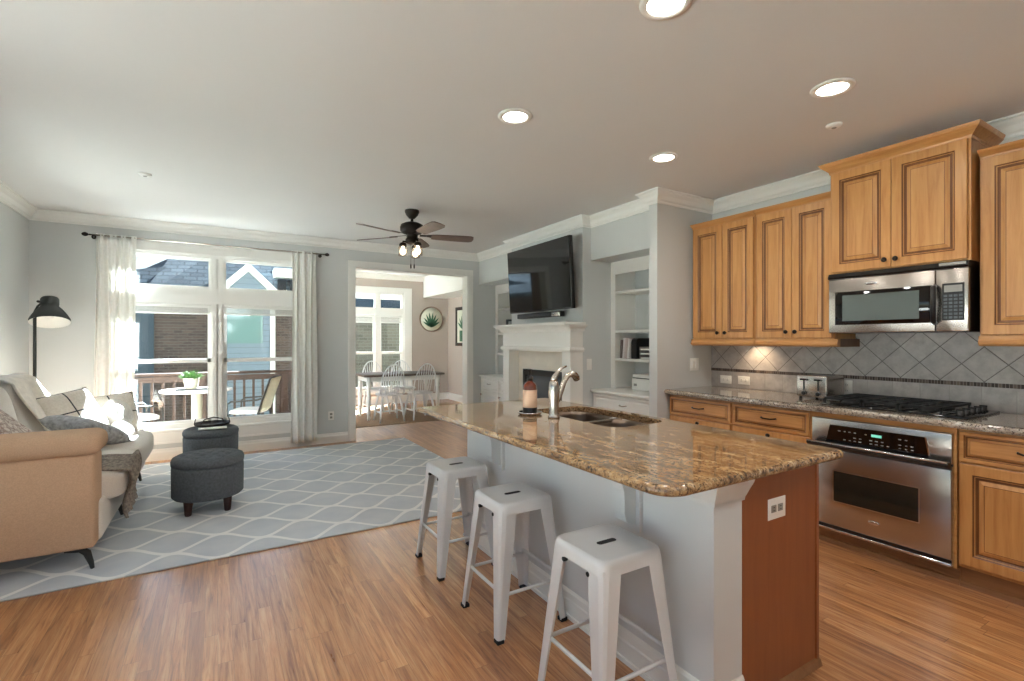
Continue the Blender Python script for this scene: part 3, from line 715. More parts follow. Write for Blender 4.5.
# ------------------------------------------------------------------ recessed lights and smoke detectors
def downlight(x, y, label):
    t = thing('ceiling_light', label, 'light', (x, y, H), 'recessed ceiling lights')
    b = nb(); lathe(b, [(.072, H-.001), (.074, H-.010), (.098, H-.008), (.104, H-.0005)], (x, y, 0), 32); part('trim_ring', b, 'trim', t)
    b = nb(); lathe(b, [(.001, H-.004), (.073, H-.004), (.073, H-.0045), (.001, H-.0045)], (x, y, 0), 32); part('lens', b, 'bulb', t)
    ld = bpy.data.lights.new('downlight_beam', 'SPOT'); ld.energy = LAMP_W * 4; ld.spot_size = math.radians(165); ld.spot_blend = 1.0; ld.shadow_soft_size = .07; ld.color = (1, .97, .93)
    lo = bpy.data.objects.new('downlight_beam', ld); C.objects.link(lo); lo.parent = t; lo.location = (0, 0, -.02)
for x, y, lab in ((1.522, 2.495, 'recessed ceiling light above the sink end of the island'), (2.793, 2.495, 'recessed ceiling light nearest the bookcase and first wall cabinets'), (2.793, 1.35, 'recessed ceiling light in front of the cabinet over the microwave'), (1.522, 1.35, 'recessed ceiling light cut by the top edge above the near island end')):
    downlight(x, y, lab)
for x, y in ((1.522, -.4), (2.793, -.4), (0.1, -.4), (0.1, 1.35)): downlight(x, y, 'added recessed fill light behind the camera side of the kitchen')  # unseen lamps added behind the camera as fill light
for x, y, lab in ((3.282, 1.577, 'small white ceiling sensor near the cabinet over the microwave'), (-.502, 4.895, 'small white ceiling sensor over the sofa side of the living room')):
    t = thing('smoke_detector', lab, 'smoke detector', (x, y, H))
    b = nb(); lathe(b, [(.001, H-.018), (.03, H-.018), (.042, H-.010), (.045, H)], (x, y, 0), 24); part('cover', b, 'trim', t)
    b = nb(); lathe(b, [(.001, H-.022), (.012, H-.022), (.014, H-.018)], (x, y, 0), 14); part('sensor', b, 'slotgrey', t)

# ------------------------------------------------------------------ ceiling fan
FX, FY = 1.714, 4.852
t = thing('ceiling_fan', 'dark bronze five-blade ceiling fan with glass jar lights', 'ceiling fan', (FX, FY, H))
b = nb(); lathe(b, [(.072, H), (.074, H-.018), (.06, H-.05), (.03, H-.085), (.018, H-.09)], (FX, FY, 0), 28); part('canopy', b, 'bronze', t)
b = nb(); cyl(b, (FX, FY, H-.09), (FX, FY, H-.14), .014, n=14); part('downrod', b, 'bronze', t)
b = nb(); lathe(b, [(.02, H-.125), (.07, H-.13), (.11, H-.15), (.122, H-.18), (.118, H-.215), (.09, H-.24), (.06, H-.25), (.056, H-.285), (.068, H-.30), (.066, H-.335), (.03, H-.35), (.004, H-.352)], (FX, FY, 0), 32); part('motor_housing', b, 'bronze', t)
Fv, Rv = Vector((.515, .857, 0)), Vector((.857, -.515, 0))
for a in (17, 89, 161, 233, 305):
    d = Rv * math.cos(math.radians(a)) + Fv * math.sin(math.radians(a)); ang = math.atan2(d.y, d.x)
    T = Matrix.Translation((FX, FY, H-.262)) @ Matrix.Rotation(ang, 4, 'Z') @ Matrix.Rotation(math.radians(-13), 4, 'X')
    b = nb(); pts = [(.20, .048), (.26, .058), (.50, .070), (.60, .070), (.635, .055), (.645, .0), (.635, -.055), (.60, -.070), (.50, -.070), (.26, -.058), (.20, -.048)]
    prism(b, pts, 'Z', -.004, .004); bmesh.ops.transform(b, matrix=T, verts=list(b.verts)); bl = part('blade', b, 'blade', t)
    b = nb(); prism(b, [(.08, .018), (.15, .016), (.21, .034), (.25, .030), (.26, 0), (.25, -.030), (.21, -.034), (.15, -.016), (.08, -.018)], 'Z', .004, .010); bmesh.ops.transform(b, matrix=T, verts=list(b.verts)); part('blade_iron', b, 'bronze', bl)
for a in (200, 320, 80):
    d = Rv * math.cos(math.radians(a)) + Fv * math.sin(math.radians(a)); p = Vector((FX, FY, 0)) + d * .092
    b = nb(); tube(b, [Vector((FX, FY, H-.325)) + d*.05, Vector((p.x, p.y, H-.325)), Vector((p.x, p.y, H-.345))], .009, 8); lathe(b, [(.004, H-.335), (.03, H-.342), (.038, H-.36), (.038, H-.378)], (p.x, p.y, 0), 20); hl = part('lamp_holder', b, 'bronze', t)
    b = nb(); lathe(b, [(.036, H-.372), (.046, H-.385), (.048, H-.40), (.048, H-.475), (.045, H-.475), (.045, H-.40), (.043, H-.388), (.033, H-.375)], (p.x, p.y, 0), 24, caps=False); part('glass_shade', b, 'jar', hl)
    b = nb(); lathe(b, [(.010, H-.378), (.014, H-.395), (.026, H-.42), (.028, H-.438), (.018, H-.458), (.003, H-.464)], (p.x, p.y, 0), 16); part('bulb', b, 'fanbulb', hl)
for dx in (-.012, .022):
    b = nb(); p = Vector((FX, FY, 0)) + Rv*dx; cyl(b, (p.x, p.y, H-.35), (p.x, p.y, H-.56), .0016, n=6); lathe(b, [(.002, H-.55), (.007, H-.565), (.008, H-.585), (.004, H-.60)], (p.x, p.y, 0), 10); part('pull_chain', b, 'bronze', t)

# ------------------------------------------------------------------ rug, ottomans
b = nb(); rbox(b, -1.60, 2.22, 3.545, 6.60, .0, .013, .004, 1)
solo('area_rug', b, 'rug', 'large grey-blue area rug with white trellis pattern', 'rug', base=(0, 0, 0))
def ottoman(x, y, label, tufts):
    t = thing('ottoman', label, 'ottoman', (x, y, .013), 'round tufted ottomans'); z0 = .013; r = .248
    b = nb(); lathe(b, [(.01, .118), (r-.012, .118), (r, .13), (r+.002, .34), (r, .362), (r-.006, .366)], (x, y, z0), 48); part('body', b, 'charcoal', t)
    b = nb(); n = 60
    prof = [(r-.006, .368), (r+.004, .374), (r+.006, .40), (r-.004, .425), (r-.03, .438)]
    lathe(b, prof, (x, y, z0), 48, caps=False)
    rings = []
    tp = [(i*.088 + (.044 if j % 2 else 0), j*.076) for i in range(-3, 4) for j in range(-3, 4)]
    tp = [p for p in tp if math.hypot(*p) < .205]
    for k in range(24):
        rr = (r-.03) * (1 - k/24) + .001; rg = []
        for i in range(48):
            px, py = rr*math.cos(2*PI*i/48), rr*math.sin(2*PI*i/48)
            dz = sum(.026 * math.exp(-((px-a)**2+(py-c)**2)/.0004) for a, c in tp)
            rg.append(b.verts.new((x+px, y+py, z0 + .438 + .012*(1-(rr/(r-.03))**2) - dz)))
        rings.append(rg)
    skin(b, rings, False); cu = part('cushion_lid', b, 'charcoal', t)
    for a, c in tp:
        q = nb(); lathe(q, [(.010, .422), (.008, .428), (.002, .431)], (x+a, y+c, z0), 10); part('tuft_button', q, 'charcoal', cu)
    for a in (45, 135, 225, 315):
        px, py = x + .185*math.cos(math.radians(a)), y + .185*math.sin(math.radians(a))
        b = nb(); lathe(b, [(.021, 0), (.024, .01), (.033, .118)], (px, py, z0), 16); part('leg', b, 'darkwood', t)
    return t
ottoman(-.065, 4.63, 'round charcoal tufted ottoman in the middle of the rug', True)
ottoman(-.06, 6.02, 'round charcoal ottoman against the window wall, carrying a metal tray', False)
t = thing('serving_tray', 'small dark metal tray with arched handles on the farther ottoman', 'tray', (-.05, 6.07, .463))
b = nb(); lathe(b, [(.001, .466), (.15, .466), (.16, .472), (.166, .495), (.16, .495), (.154, .476), (.001, .472)], (-.05, 6.07, 0), 36); part('dish', b, 'bronze', t)
for s in (-1, 1):
    b = nb(); tube(b, [(-.05 + s*.158, 6.0, .49), (-.05+s*.152, 6.0, .53), (-.05+s*.148, 6.07, .545), (-.05+s*.152, 6.08, .53), (-.05+s*.158, 6.08, .49)], .005, 8); part('handle', b, 'bronze', t)
b = nb(); tube(b, [(-.16, 6.02, .475), (-.12, 6.03, .535), (-.04, 6.07, .548), (.04, 6.05, .53), (.07, 6.05, .475)], .006, 8); part('beads', b, 'bronze', t)
b = nb(); rbox(b, -.17, .08, 5.80, 5.895, .462, .474, .003, 1); solo('magazine', b, 'paper', 'white magazine lying on the farther ottoman beside the metal tray', 'magazine')

# ------------------------------------------------------------------ sofa
t = thing('sofa', 'beige sofa along the left wall with flared black legs', 'sofa', (-1.1, 4.8, .013))
b = nb(); rbox(b, -1.60, -.60, 3.80, 5.90, .152, .40, .03, 3); part('base', b, 'sofa_lit', t)
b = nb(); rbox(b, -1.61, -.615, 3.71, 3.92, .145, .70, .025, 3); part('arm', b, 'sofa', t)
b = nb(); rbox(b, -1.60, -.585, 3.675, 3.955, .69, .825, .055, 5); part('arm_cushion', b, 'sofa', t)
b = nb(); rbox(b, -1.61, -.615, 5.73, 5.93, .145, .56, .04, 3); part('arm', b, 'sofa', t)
for y0, y1 in ((3.93, 4.82), (4.83, 5.74)):
    b = nb(); superq(b, (-.90, (y0+y1)/2, .435), (.40, (y1-y0)/2 + .01, .105), 5, 14); part('seat_cushion', b, 'sofa_lit', t)
for y0, y1 in ((3.93, 5.02), (5.03, 5.78)):
    Rm = Matrix.Rotation(math.radians(-12), 3, 'Y')
    b = nb(); superq(b, (-1.375, (y0+y1)/2, .735), (.135, (y1-y0)/2 + .012, .315), 5, 14, Rm); part('back_cushion', b, 'sofa_lit', t)
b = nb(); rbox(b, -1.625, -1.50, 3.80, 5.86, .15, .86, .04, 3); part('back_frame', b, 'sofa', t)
for x, y, dx in ((-.66, 3.76, 1), (-.66, 4.80, 1), (-.66, 5.86, 1), (-1.55, 3.78, -1), (-1.55, 5.86, -1)):
    b = nb(); tube(b, [(x - dx*.10, y, .145), (x-dx*.03, y, .138), (x, y, .11), (x+dx*.018, y, .05), (x+dx*.025, y, .0135)], [.016, .02, .02, .014, .010], 10); part('leg', b, 'lampblack', t)

def cushion(nm, label, mat, w_, h_, th, loc, eul, cat='cushion'):
    b = nb(); pillow(b, w_, h_, th); o = solo(nm, b, mat, label, cat, 'scatter cushions on the sofa', base=(0, 0, 0))
    o.location = loc; o.rotation_euler = eul; return o
cushion('throw_pillow', 'cream pillow with black windowpane check leaning on the sofa back', 'plaid', .46, .46, .16, (-1.04, 5.36, .735), (math.radians(14), math.radians(56), math.radians(-32)))
cushion('throw_pillow', 'cream pillow with black check nearest the window curtain', 'plaid', .44, .44, .15, (-.84, 5.74, .665), (math.radians(8), math.radians(62), math.radians(-55)))
cushion('throw_pillow', 'blue-grey plush pillow lying in front of the checked pillow', 'greyfur', .52, .36, .15, (-.86, 4.93, .665), (math.radians(8), math.radians(24), math.radians(62)))
cushion('throw_pillow', 'cream and brown patterned pillow lying low behind the near sofa arm', 'floral', .46, .40, .14, (-1.13, 4.22, .775), (math.radians(6), math.radians(48), math.radians(8)))
# throws
def throw_mesh(fn, nu, nv, th):
    b = nb(); sheet(b, fn, nu, nv, th); return b
b = nb(); superq(b, (-.80, 5.62, .655), (.13, .15, .13), 2.6, 20, Matrix.Rotation(math.radians(20), 3, 'Y'), jitter=.05)
superq(b, (-.70, 5.46, .58), (.10, .14, .05), 2.6, 14, Matrix.Rotation(math.radians(25), 3, 'Y'), jitter=.04)
solo('throw_blanket', b, 'fluffy', 'white fluffy throw heaped between the checked pillows', 'blanket')
def cr(u, v):
    y = 5.06 + u*.60; s = v
    if s < .3: k = s/.3; x = -1.60 + k*.08; z = .72 + k*.33
    elif s < .5: k = (s-.3)/.2; x = -1.52 + k*.17; z = 1.062 + .02*math.sin(PI*k)
    else: k = (s-.5)/.5; x = -1.33 + k*.20; z = 1.05 - k*.40
    return (x + .012*math.sin(u*15+s*5) + .02, y + .03*math.sin(s*8), z + .012*math.sin(u*13+s*9))
solo('throw_blanket', throw_mesh(cr, 26, 34, .014), 'cream', 'cream throw draped over the far half of the sofa back', 'blanket')
def kn(u, v):
    y = 4.0 + u*.42
    if v < .45: k = v/.45; x = -.92 + k*.40; z = .555 - .015*k
    else: k = (v-.45)/.55; x = -.505 + .02*math.sin(k*6) ; z = .535 - k*.33 + (.05*u)
    return (x + .012*math.sin(u*22+v*3)+.008, y + .05*v + .02*math.sin(v*9), z + .010*math.sin(u*17+v*11))
solo('throw_blanket', throw_mesh(kn, 30, 34, .014), 'knit', 'grey-brown knitted throw hanging over the sofa seat behind the near arm', 'blanket')

# ------------------------------------------------------------------ floor lamp
LX, LY = -1.51, 6.40
t = thing('floor_lamp', 'black floor lamp with a dome shade in the corner behind the sofa', 'lamp', (LX, LY, 0))
b = nb(); lathe(b, [(.001, .0), (.15, .0), (.15, .018), (.13, .028), (.02, .034), (.001, .034)], (LX, LY, 0), 32); part('base', b, 'lampblack', t)
b = nb(); cyl(b, (LX, LY, .03), (LX, LY, 1.60), .0135, n=14); part('pole', b, 'lampblack', t)
b = nb(); tube(b, [(LX, LY, 1.58), (LX, LY, 1.64), (LX+.02, LY, 1.69), (LX+.06, LY-.01, 1.735)], .009, 8); cyl(b, (LX+.03, LY-.03, 1.735), (LX+.03, LY+.03, 1.735), .012, n=12); part('arm', b, 'lampblack', t)
Tl = Matrix.Translation((LX+.115, LY-.03, 1.605)) @ Matrix.Rotation(math.radians(-21), 4, Vector((.974, .228, 0)))
b = nb(); lathe(b, [(.152, -.075), (.150, -.045), (.128, .0), (.095, .055), (.070, .085), (.066, .11), (.070, .115), (.070, .165), (.062, .18), (.03, .186), (.001, .187)], n=40, caps=False)
bmesh.ops.transform(b, matrix=Tl, verts=list(b.verts)); sh = part('lamp_shade', b, 'lampblack', t)
b = nb(); lathe(b, [(.1515, -.075), (.1485, -.045), (.1265, -.002), (.093, .053), (.068, .083), (.02, .09), (.001, .09)], n=40, caps=False)
bmesh.ops.transform(b, matrix=Tl, verts=list(b.verts)); part('shade_lining', b, 'lampwhite', sh, label='white inner lining')
b = nb(); lathe(b, [(.012, .085), (.02, .05), (.034, .01), (.034, -.01), (.02, -.035), (.002, -.042)], n=18); bmesh.ops.transform(b, matrix=Tl, verts=list(b.verts)); part('bulb', b, 'lampwhite', sh)

# ------------------------------------------------------------------ kitchen cabinets
def wall_cab(label, y0, y1, split, xf, z0, z1, crownx, rail, knobs, ends=(False, False), group='maple wall cabinets'):
    t = thing('wall_cabinet', label, 'cabinet', (3.95, (y0+y1)/2, z0), group)
    b = nb(); box(b, xf+.022, XR-.0005, y0, y1, z0, z1); part('carcass', b, 'maple', t)
    ed = [y0+.012] + ([split] if split else []) + [y1-.012]
    for i in range(len(ed)-1):
        b = nb(); raised_front(b, xf, ed[i]+(.002 if i else 0), ed[i+1]-(.002 if i < len(ed)-2 else 0), z0+.008, z1-.012); d = part('door', b, ['maple', 'glaze'], t)
        ky = knobs[i]; knob(d, xf, ky, z0+.055)
    # crown along the front, returned at the free ends
    hc = 1.0 if crownx > .9 else .62
    pr = [(0, z1-.012), (.004, z1-.012), (.008, z1+.004*hc), (.026, z1+.022*hc), (.048, z1+.040*hc), (.056, z1+.052*hc), (.060, z1+.062*hc), (0, z1+.062*hc)]; hz = .06*hc
    pth = [(xf+.02, y0), (xf+.02, y1)]
    if ends[0]: pth = [(XR-.001, y0)] + pth
    if ends[1]: pth = pth + [(XR-.001, y1)]
    b = nb(); sweep(b, pth, [(o*crownx, z) for o, z in pr]); box(b, xf+.02, XR-.001, y0, y1, z1, z1+hz); part('crown_moulding', b, ['maple_h'], t)
    if rail:
        r0 = y0 - (.03 if rail == 2 else 0); r1 = y1
        b = nb(); prism(b, [(xf-.004, z0), (xf+.03, z0), (xf+.03, z0-.058), (xf+.006, z0-.058), (xf-.012, z0-.046), (xf-.014, z0-.034), (xf-.004, z0-.02)], 'Y', r0, r1)
        part('light_rail', b, 'maple_h', t)
    return t
wc1 = wall_cab('tall maple wall cabinet against the grey pier wall, first from the bookcase', 2.437, 3.060, 2.739, 3.80, 1.372, 2.395, .75, 1, (2.70, 2.775), (False, False))
wc2 = wall_cab('tall maple wall cabinet between the first cabinet and the microwave', 1.828, 2.433, 2.130, 3.80, 1.372, 2.395, .75, 2, (2.095, 2.165))
b = nb(); box(b, 3.835, 4.128, 1.80, 1.826, 1.314, 1.372); part('light_rail_return', b, 'glaze', wc2)
wc3 = wall_cab('higher maple cabinet with two square doors directly over the microwave', 1.064, 1.825, 1.451, 3.73, 1.83, 2.55, .95, 0, (1.42, 1.482), (True, True))
wc4 = wall_cab('maple wall cabinet at the frame edge beyond the microwave', .46, 1.044, None, 3.80, 1.385, 2.425, .75, 1, (.52,))

# microwave
t = thing('microwave', 'stainless over-the-range microwave below the higher maple cabinet', 'microwave', (3.9, 1.445, 1.41))
mx, m0, m1 = 3.725, 1.067, 1.826
b = nb(); box(b, mx+.03, XR-.001, m0, m1, 1.412, 1.828); part('body', b, 'black', t)
b = nb(); prism(b, [(mx+.03, 1.79), (mx-.006, 1.79), (mx-.012, 1.80), (mx+.004, 1.827), (mx+.03, 1.827)], 'Y', m0, m1)
part('vent_strip', b, 'black', t)
b = nb(); box(b, mx-.0125, mx-.009, 1.075, 1.20, 1.806, 1.822)
part('vent_latch', b, 'steel', t)
b = nb(); rbox(b, mx, mx+.03, 1.222, m1, 1.412, 1.788, .006, 2); door = part('door', b, 'steel', t)
b = nb(); rbox(b, mx-.003, mx+.004, 1.236, 1.783, 1.468, 1.697, .003, 1); part('door_bezel', b, 'bglass', door)
b = nb(); box(b, mx-.0042, mx-.002, 1.30, 1.735, 1.495, 1.672); part('door_glass', b, 'mwglass', door)
b = nb(); tube(b, [(mx+.002, 1.224, 1.69), (mx-.026, 1.222, 1.68), (mx-.036, 1.220, 1.58), (mx-.026, 1.222, 1.475), (mx+.002, 1.224, 1.465)], [.013, .015, .016, .015, .013], 10); part('handle', b, 'black', door)
b = nb(); rbox(b, mx, mx+.03, m0, 1.220, 1.412, 1.788, .006, 2); cp = part('control_panel', b, 'steel', t)
b = nb(); box(b, mx-.002, mx+.004, 1.085, 1.188, 1.48, 1.70); kp = part('keypad', b, 'black', cp)
b = nb()
for i in range(4):
    for j in range(7): box(b, mx-.0034, mx-.001, 1.093+i*.0235, 1.110+i*.0235, 1.49+j*.0215, 1.504+j*.0215)
part('keys', b, 'charcoal', cp)
b = nb(); box(b, mx-.0034, mx-.001, 1.095, 1.178, 1.648, 1.688); part('display', b, 'slotgrey', cp)
b = nb(); superq(b, (mx-.001, 1.56, 1.742), (.004, .036, .010), 2.5, 6); part('badge', b, 'chrome', door)

# base cabinets
CXF = 3.49
def base_cab(label, y0, y1, knoby, drawer=True, name='base_cabinet'):
    t = thing(name, label, 'cabinet', (3.8, (y0+y1)/2, 0), 'maple base cabinets')
    b = nb(); box(b, CXF+.02, XR-.0005, y0, y1, .115, .878); part('carcass', b, 'maple', t)
    b = nb(); box(b, 3.545, 3.56, y0, y1, 0, .115); prism(b, [(3.527, 0), (3.545, 0), (3.545, .03), (3.535, .026)], 'Y', y0, y1); part('toe_kick', b, 'toekick', t)
    b = nb(); raised_front(b, CXF, y0+.012, y1-.008, .70, .862, .02, .035); d = part('drawer', b, ['maple_h', 'glaze'], t); barpull(d, CXF, (y0+y1)/2, .787, .11)
    b = nb(); raised_front(b, CXF, y0+.012, y1-.008, .135, .688); d = part('door', b, ['maple', 'glaze'], t); knob(d, CXF, knoby, .66)
    return t
base_cab('maple drawer cabinet against the pier wall, left of the second drawer', 2.430, 3.060, 2.74)
base_cab('maple drawer cabinet between the first drawer cabinet and the oven', 1.826, 2.426, 2.12)
base_cab('maple base cabinet on the far side of the oven, at the frame edge', .46, 1.048, .52)
t = thing('oven_cabinet', 'maple cabinet frame built around the oven', 'cabinet', (3.8, 1.437, 0))
b = nb(); box(b, CXF+.004, 3.52, 1.05, 1.824, .845, .878); box(b, CXF+.004, 3.52, 1.05, 1.0655, .10, .845); box(b, CXF+.004, 3.52, 1.8125, 1.824, .10, .845); part('face_frame', b, 'maple_h', t)
b = nb(); box(b, 3.515, 4.12, 1.05, 1.058, .10, .845); box(b, 3.515, 4.12, 1.818, 1.824, .10, .845); part('side_panel', b, 'glaze', t)
b = nb(); box(b, 3.545, 3.56, 1.05, 1.824, 0, .10); prism(b, [(3.527, 0), (3.545, 0), (3.545, .03), (3.535, .026)], 'Y', 1.05, 1.824); part('toe_kick', b, 'toekick', t)
# oven
t = thing('oven', 'built-in stainless oven with black control panel below the cooktop', 'oven', (3.8, 1.44, .1))
o0, o1, ox = 1.067, 1.812, 3.478
b = nb(); box(b, ox+.02, 4.05, o0+.004, o1-.004, .108, .842); part('body', b, 'black', t)
b = nb(); rbox(b, ox, ox+.03, o0, o1, .672, .842, .004, 2); pn = part('control_panel', b, 'steel', t)
b = nb(); prism(b, [(1.168, .688), (1.720, .688), (1.695, .805), (1.187, .805)], 'X', ox-.004, ox+.002); gp = part('control_glass', b, 'bglass', pn)
b = nb(); prism(b, [(1.160, .686), (1.168, .686), (1.187, .806), (1.179, .806)], 'X', ox-.005, ox+.002); part('glass_edge', b, 'chrome', pn)
b = nb(); box(b, ox-.0052, ox-.0035, 1.40, 1.455, .762, .778); part('display', b, 'greenled', pn)
b = nb(); rr = random.Random(3)
for j, z in enumerate((.768, .735, .715)):
    for i in range(14):
        y = 1.24 + i*.03
        if (j == 0 and 1.38 < y < 1.47) or rr.random() < .42: continue
        box(b, ox-.005, ox-.0035, y, y+.009+.007*rr.random(), z, z+.0055)
part('touch_keys', b, 'slotgrey', pn)
b = nb(); rbox(b, ox-.012, ox+.03, o0, o1, .145, .655, .006, 2); dr = part('door', b, 'steel', t)
b = nb(); box(b, ox-.016, ox-.011, 1.206, 1.672, .305, .512); part('window_trim', b, 'chrome', dr)
b = nb(); box(b, ox-.018, ox-.012, 1.213, 1.665, .312, .506); part('window_glass', b, 'ovglass', dr)
b = nb(); prism(b, [(ox-.012, .642), (ox-.012, .668), (ox-.048, .694), (ox-.062, .69), (ox-.066, .678), (ox-.055, .664)], 'Y', o0-.002, o1+.002); hd = part('handle', b, 'black', dr)
b = nb(); cyl(b, (ox-.063, o0, .689), (ox-.063, o1, .689), .0065, n=10); part('handle_trim', b, 'chrome', dr)
b = nb(); superq(b, (ox-.013, 1.438, .232), (.004, .030, .013), 2.5, 6); part('badge', b, 'chrome', dr)
b = nb(); box(b, ox-.004, ox+.03, o0, o1, .124, .143); part('vent_gap', b, 'black', t)
b = nb(); rbox(b, ox-.012, ox+.03, o0, o1, .108, .124, .004, 2); part('bottom_trim', b, 'chrome', t)
b = nb(); box(b, ox-.002, ox+.02, o0-.0005, o0+.006, .11, .66); part('side_trim', b, 'chrome', t)

# countertop with eased edge
def slab(bm, outer, z0, z1, r=.012, hole=None):
    """flat slab with rounded-over edges; outer is a counter-clockwise outline, hole an inner outline"""
    def off(poly, d):
        n = len(poly); res = []
        for i in range(n):
            p0, p, p1 = Vector(poly[i-1]), Vector(poly[i]), Vector(poly[(i+1) % n])
            a = (p-p0).normalized(); c = (p1-p).normalized(); na = Vector((-a.y, a.x)); nc = Vector((-c.y, c.x)); m = na+nc; m = m/max(.3, m.dot(na)); res.append(p + m*d)
        return res
    h = (z1-z0)/2; lev = []
    for k in range(9):
        a = -PI/2 + PI*k/8; lev.append((r*(1-math.cos(a)), (z0+z1)/2 + h*math.sin(a)))
    rows = [[bm.verts.new((p.x, p.y, z)) for p in off(outer, d)] for d, z in lev]
    skin(bm, rows, False)
    hr = None
    if hole:
        ht = [bm.verts.new((p[0], p[1], z1)) for p in hole]; hb = [bm.verts.new((p[0], p[1], z0)) for p in hole]; skin(bm, [hb, ht], False, smooth=False)
    for loop, hl in ((rows[-1], ht if hole else None), (rows[0], hb if hole else None)):
        es = [bm.edges.get((loop[i], loop[(i+1) % len(loop)])) for i in range(len(loop))]
        if hl: es += [bm.edges.get((hl[i], hl[(i+1) % len(hl)])) for i in range(len(hl))]
        bmesh.ops.triangle_fill(bm, edges=es, use_beauty=True)
def rpoly(x0, x1, y0, y1, rs, n=8):
    """counter-clockwise rounded rectangle; rs = radii at (x0,y0),(x1,y0),(x1,y1),(x0,y1)"""
    out = []
    for (cx, cy, a0), r in zip(((x0, y0, 180), (x1, y0, 270), (x1, y1, 0), (x0, y1, 90)), rs):
        ccx = cx + (r if cx == x0 else -r); ccy = cy + (r if cy == y0 else -r)
        for k in range(n+1):
            a = math.radians(a0 + 90*k/n); out.append((ccx + r*math.cos(a), ccy + r*math.sin(a)))
    return out
b = nb(); slab(b, rpoly(3.455, 4.129, .46, 3.084, (.004,)*4, 2), .8785, .92, .016)
solo('countertop', b, 'granite_reflecting', 'granite worktop, paled for its reflection, along the kitchen wall, carrying toaster and cooktop', 'countertop', base=(0, 0, 0))
# backsplash
t = thing('tile_backsplash', 'grey tile backsplash with diagonal tiles and a dark mosaic strip', 'backsplash', (0, 0, 0))
b = nb(); box(b, 4.118, 4.1295, .46, 3.084, .9205, 1.070); part('square_tiles', b, 'tile_s', t)
b = nb(); box(b, 4.116, 4.1295, .46, 3.084, 1.070, 1.096); part('mosaic_strip', b, 'mosaic', t)
b = nb(); box(b, 4.118, 4.1295, .46, 3.084, 1.096, 1.45); part('diagonal_tiles', b, 'tile_d', t)

# cooktop
t = thing('cooktop', 'black gas cooktop with cast iron grates set in the wall counter', 'cooktop', (3.85, 1.40, .92))
b = nb(); rbox(b, 3.56, 4.07, 1.02, 1.80, .9205, .932, .004, 2); part('glass_base', b, 'bglass', t)
for (x0, x1, y0, y1) in ((3.585, 4.04, 1.56, 1.785), (3.585, 4.04, 1.36, 1.555), (3.585, 4.04, 1.145, 1.355)):
    b = nb(); h = .958
    for a in (x0, x1-.012): box(b, a, a+.012, y0, y1, h, h+.014)
    for c in (y0, y1-.012): box(b, x0, x1, c, c+.012, h, h+.014)
    for k in range(1, 4): xx = x0 + (x1-x0)*k/4; box(b, xx-.005, xx+.005, y0, y1, h, h+.014)
    ym = (y0+y1)/2; box(b, x0, x1, ym-.005, ym+.005, h, h+.014)
    for a in (x0, x1-.012):
        for c in (y0, y1-.012): box(b, a, a+.012, c, c+.012, .9315, h)
    part('grate', b, 'iron', t)
for x, y, r in ((3.70, 1.67, .045), (3.93, 1.67, .035), (3.81, 1.457, .05), (3.70, 1.25, .035), (3.93, 1.25, .045)):
    b = nb(); lathe(b, [(r+.012, .9315), (r+.012, .938), (r, .940), (r, .950), (r-.01, .953), (.001, .953)], (x, y, 0), 20); part('burner', b, 'iron', t)
for x in (3.64, 3.73, 3.82, 3.91, 4.0):
    b = nb(); lathe(b, [(.024, .9315), (.024, .936), (.018, .938), (.017, .955), (.014, .958), (.001, .958)], (x, 1.078, 0), 16); box(b, x-.004, x+.004, 1.06, 1.096, .955, .966); part('control_knob', b, 'black', t)

# toaster
t = thing('toaster', 'stainless toaster with two levers and dials on the wall counter', 'toaster', (3.91, 1.975, .92))
b = nb(); rbox(b, 3.80, 4.06, 1.872, 2.08, .938, 1.095, .02, 4); part('side_shell', b, 'steel', t)
b = nb(); rbox(b, 3.782, 3.81, 1.866, 2.086, .938, 1.10, .012, 3); fp = part('front_panel', b, 'steel', t)
for y in (1.925, 2.027):
    b = nb(); box(b, 3.779, 3.784, y-.004, y+.004, .99, 1.075); part('lever_slot', b, 'black', fp)
    b = nb(); rbox(b, 3.762, 3.782, y-.022, y+.022, 1.062, 1.075, .004, 2); part('lever', b, 'black', fp)
    b = nb(); lathe(b, [(.015, 0), (.015, .012), (.011, .016), (.001, .016)], (3.782, y, .965), 16, mat=Matrix.Rotation(-PI/2, 3, 'Y')); part('dial', b, 'black', fp)
b = nb()
for y in (1.94, 2.012): box(b, 3.84, 4.03, y-.013, y+.013, 1.0945, 1.0965)
part('bread_slot', b, 'black', t)
b = nb()
for x in (3.80, 4.03):
    for y in (1.89, 2.06): lathe(b, [(.012, .9205), (.010, .939)], (x, y, 0), 10)
part('feet', b, 'black', t)

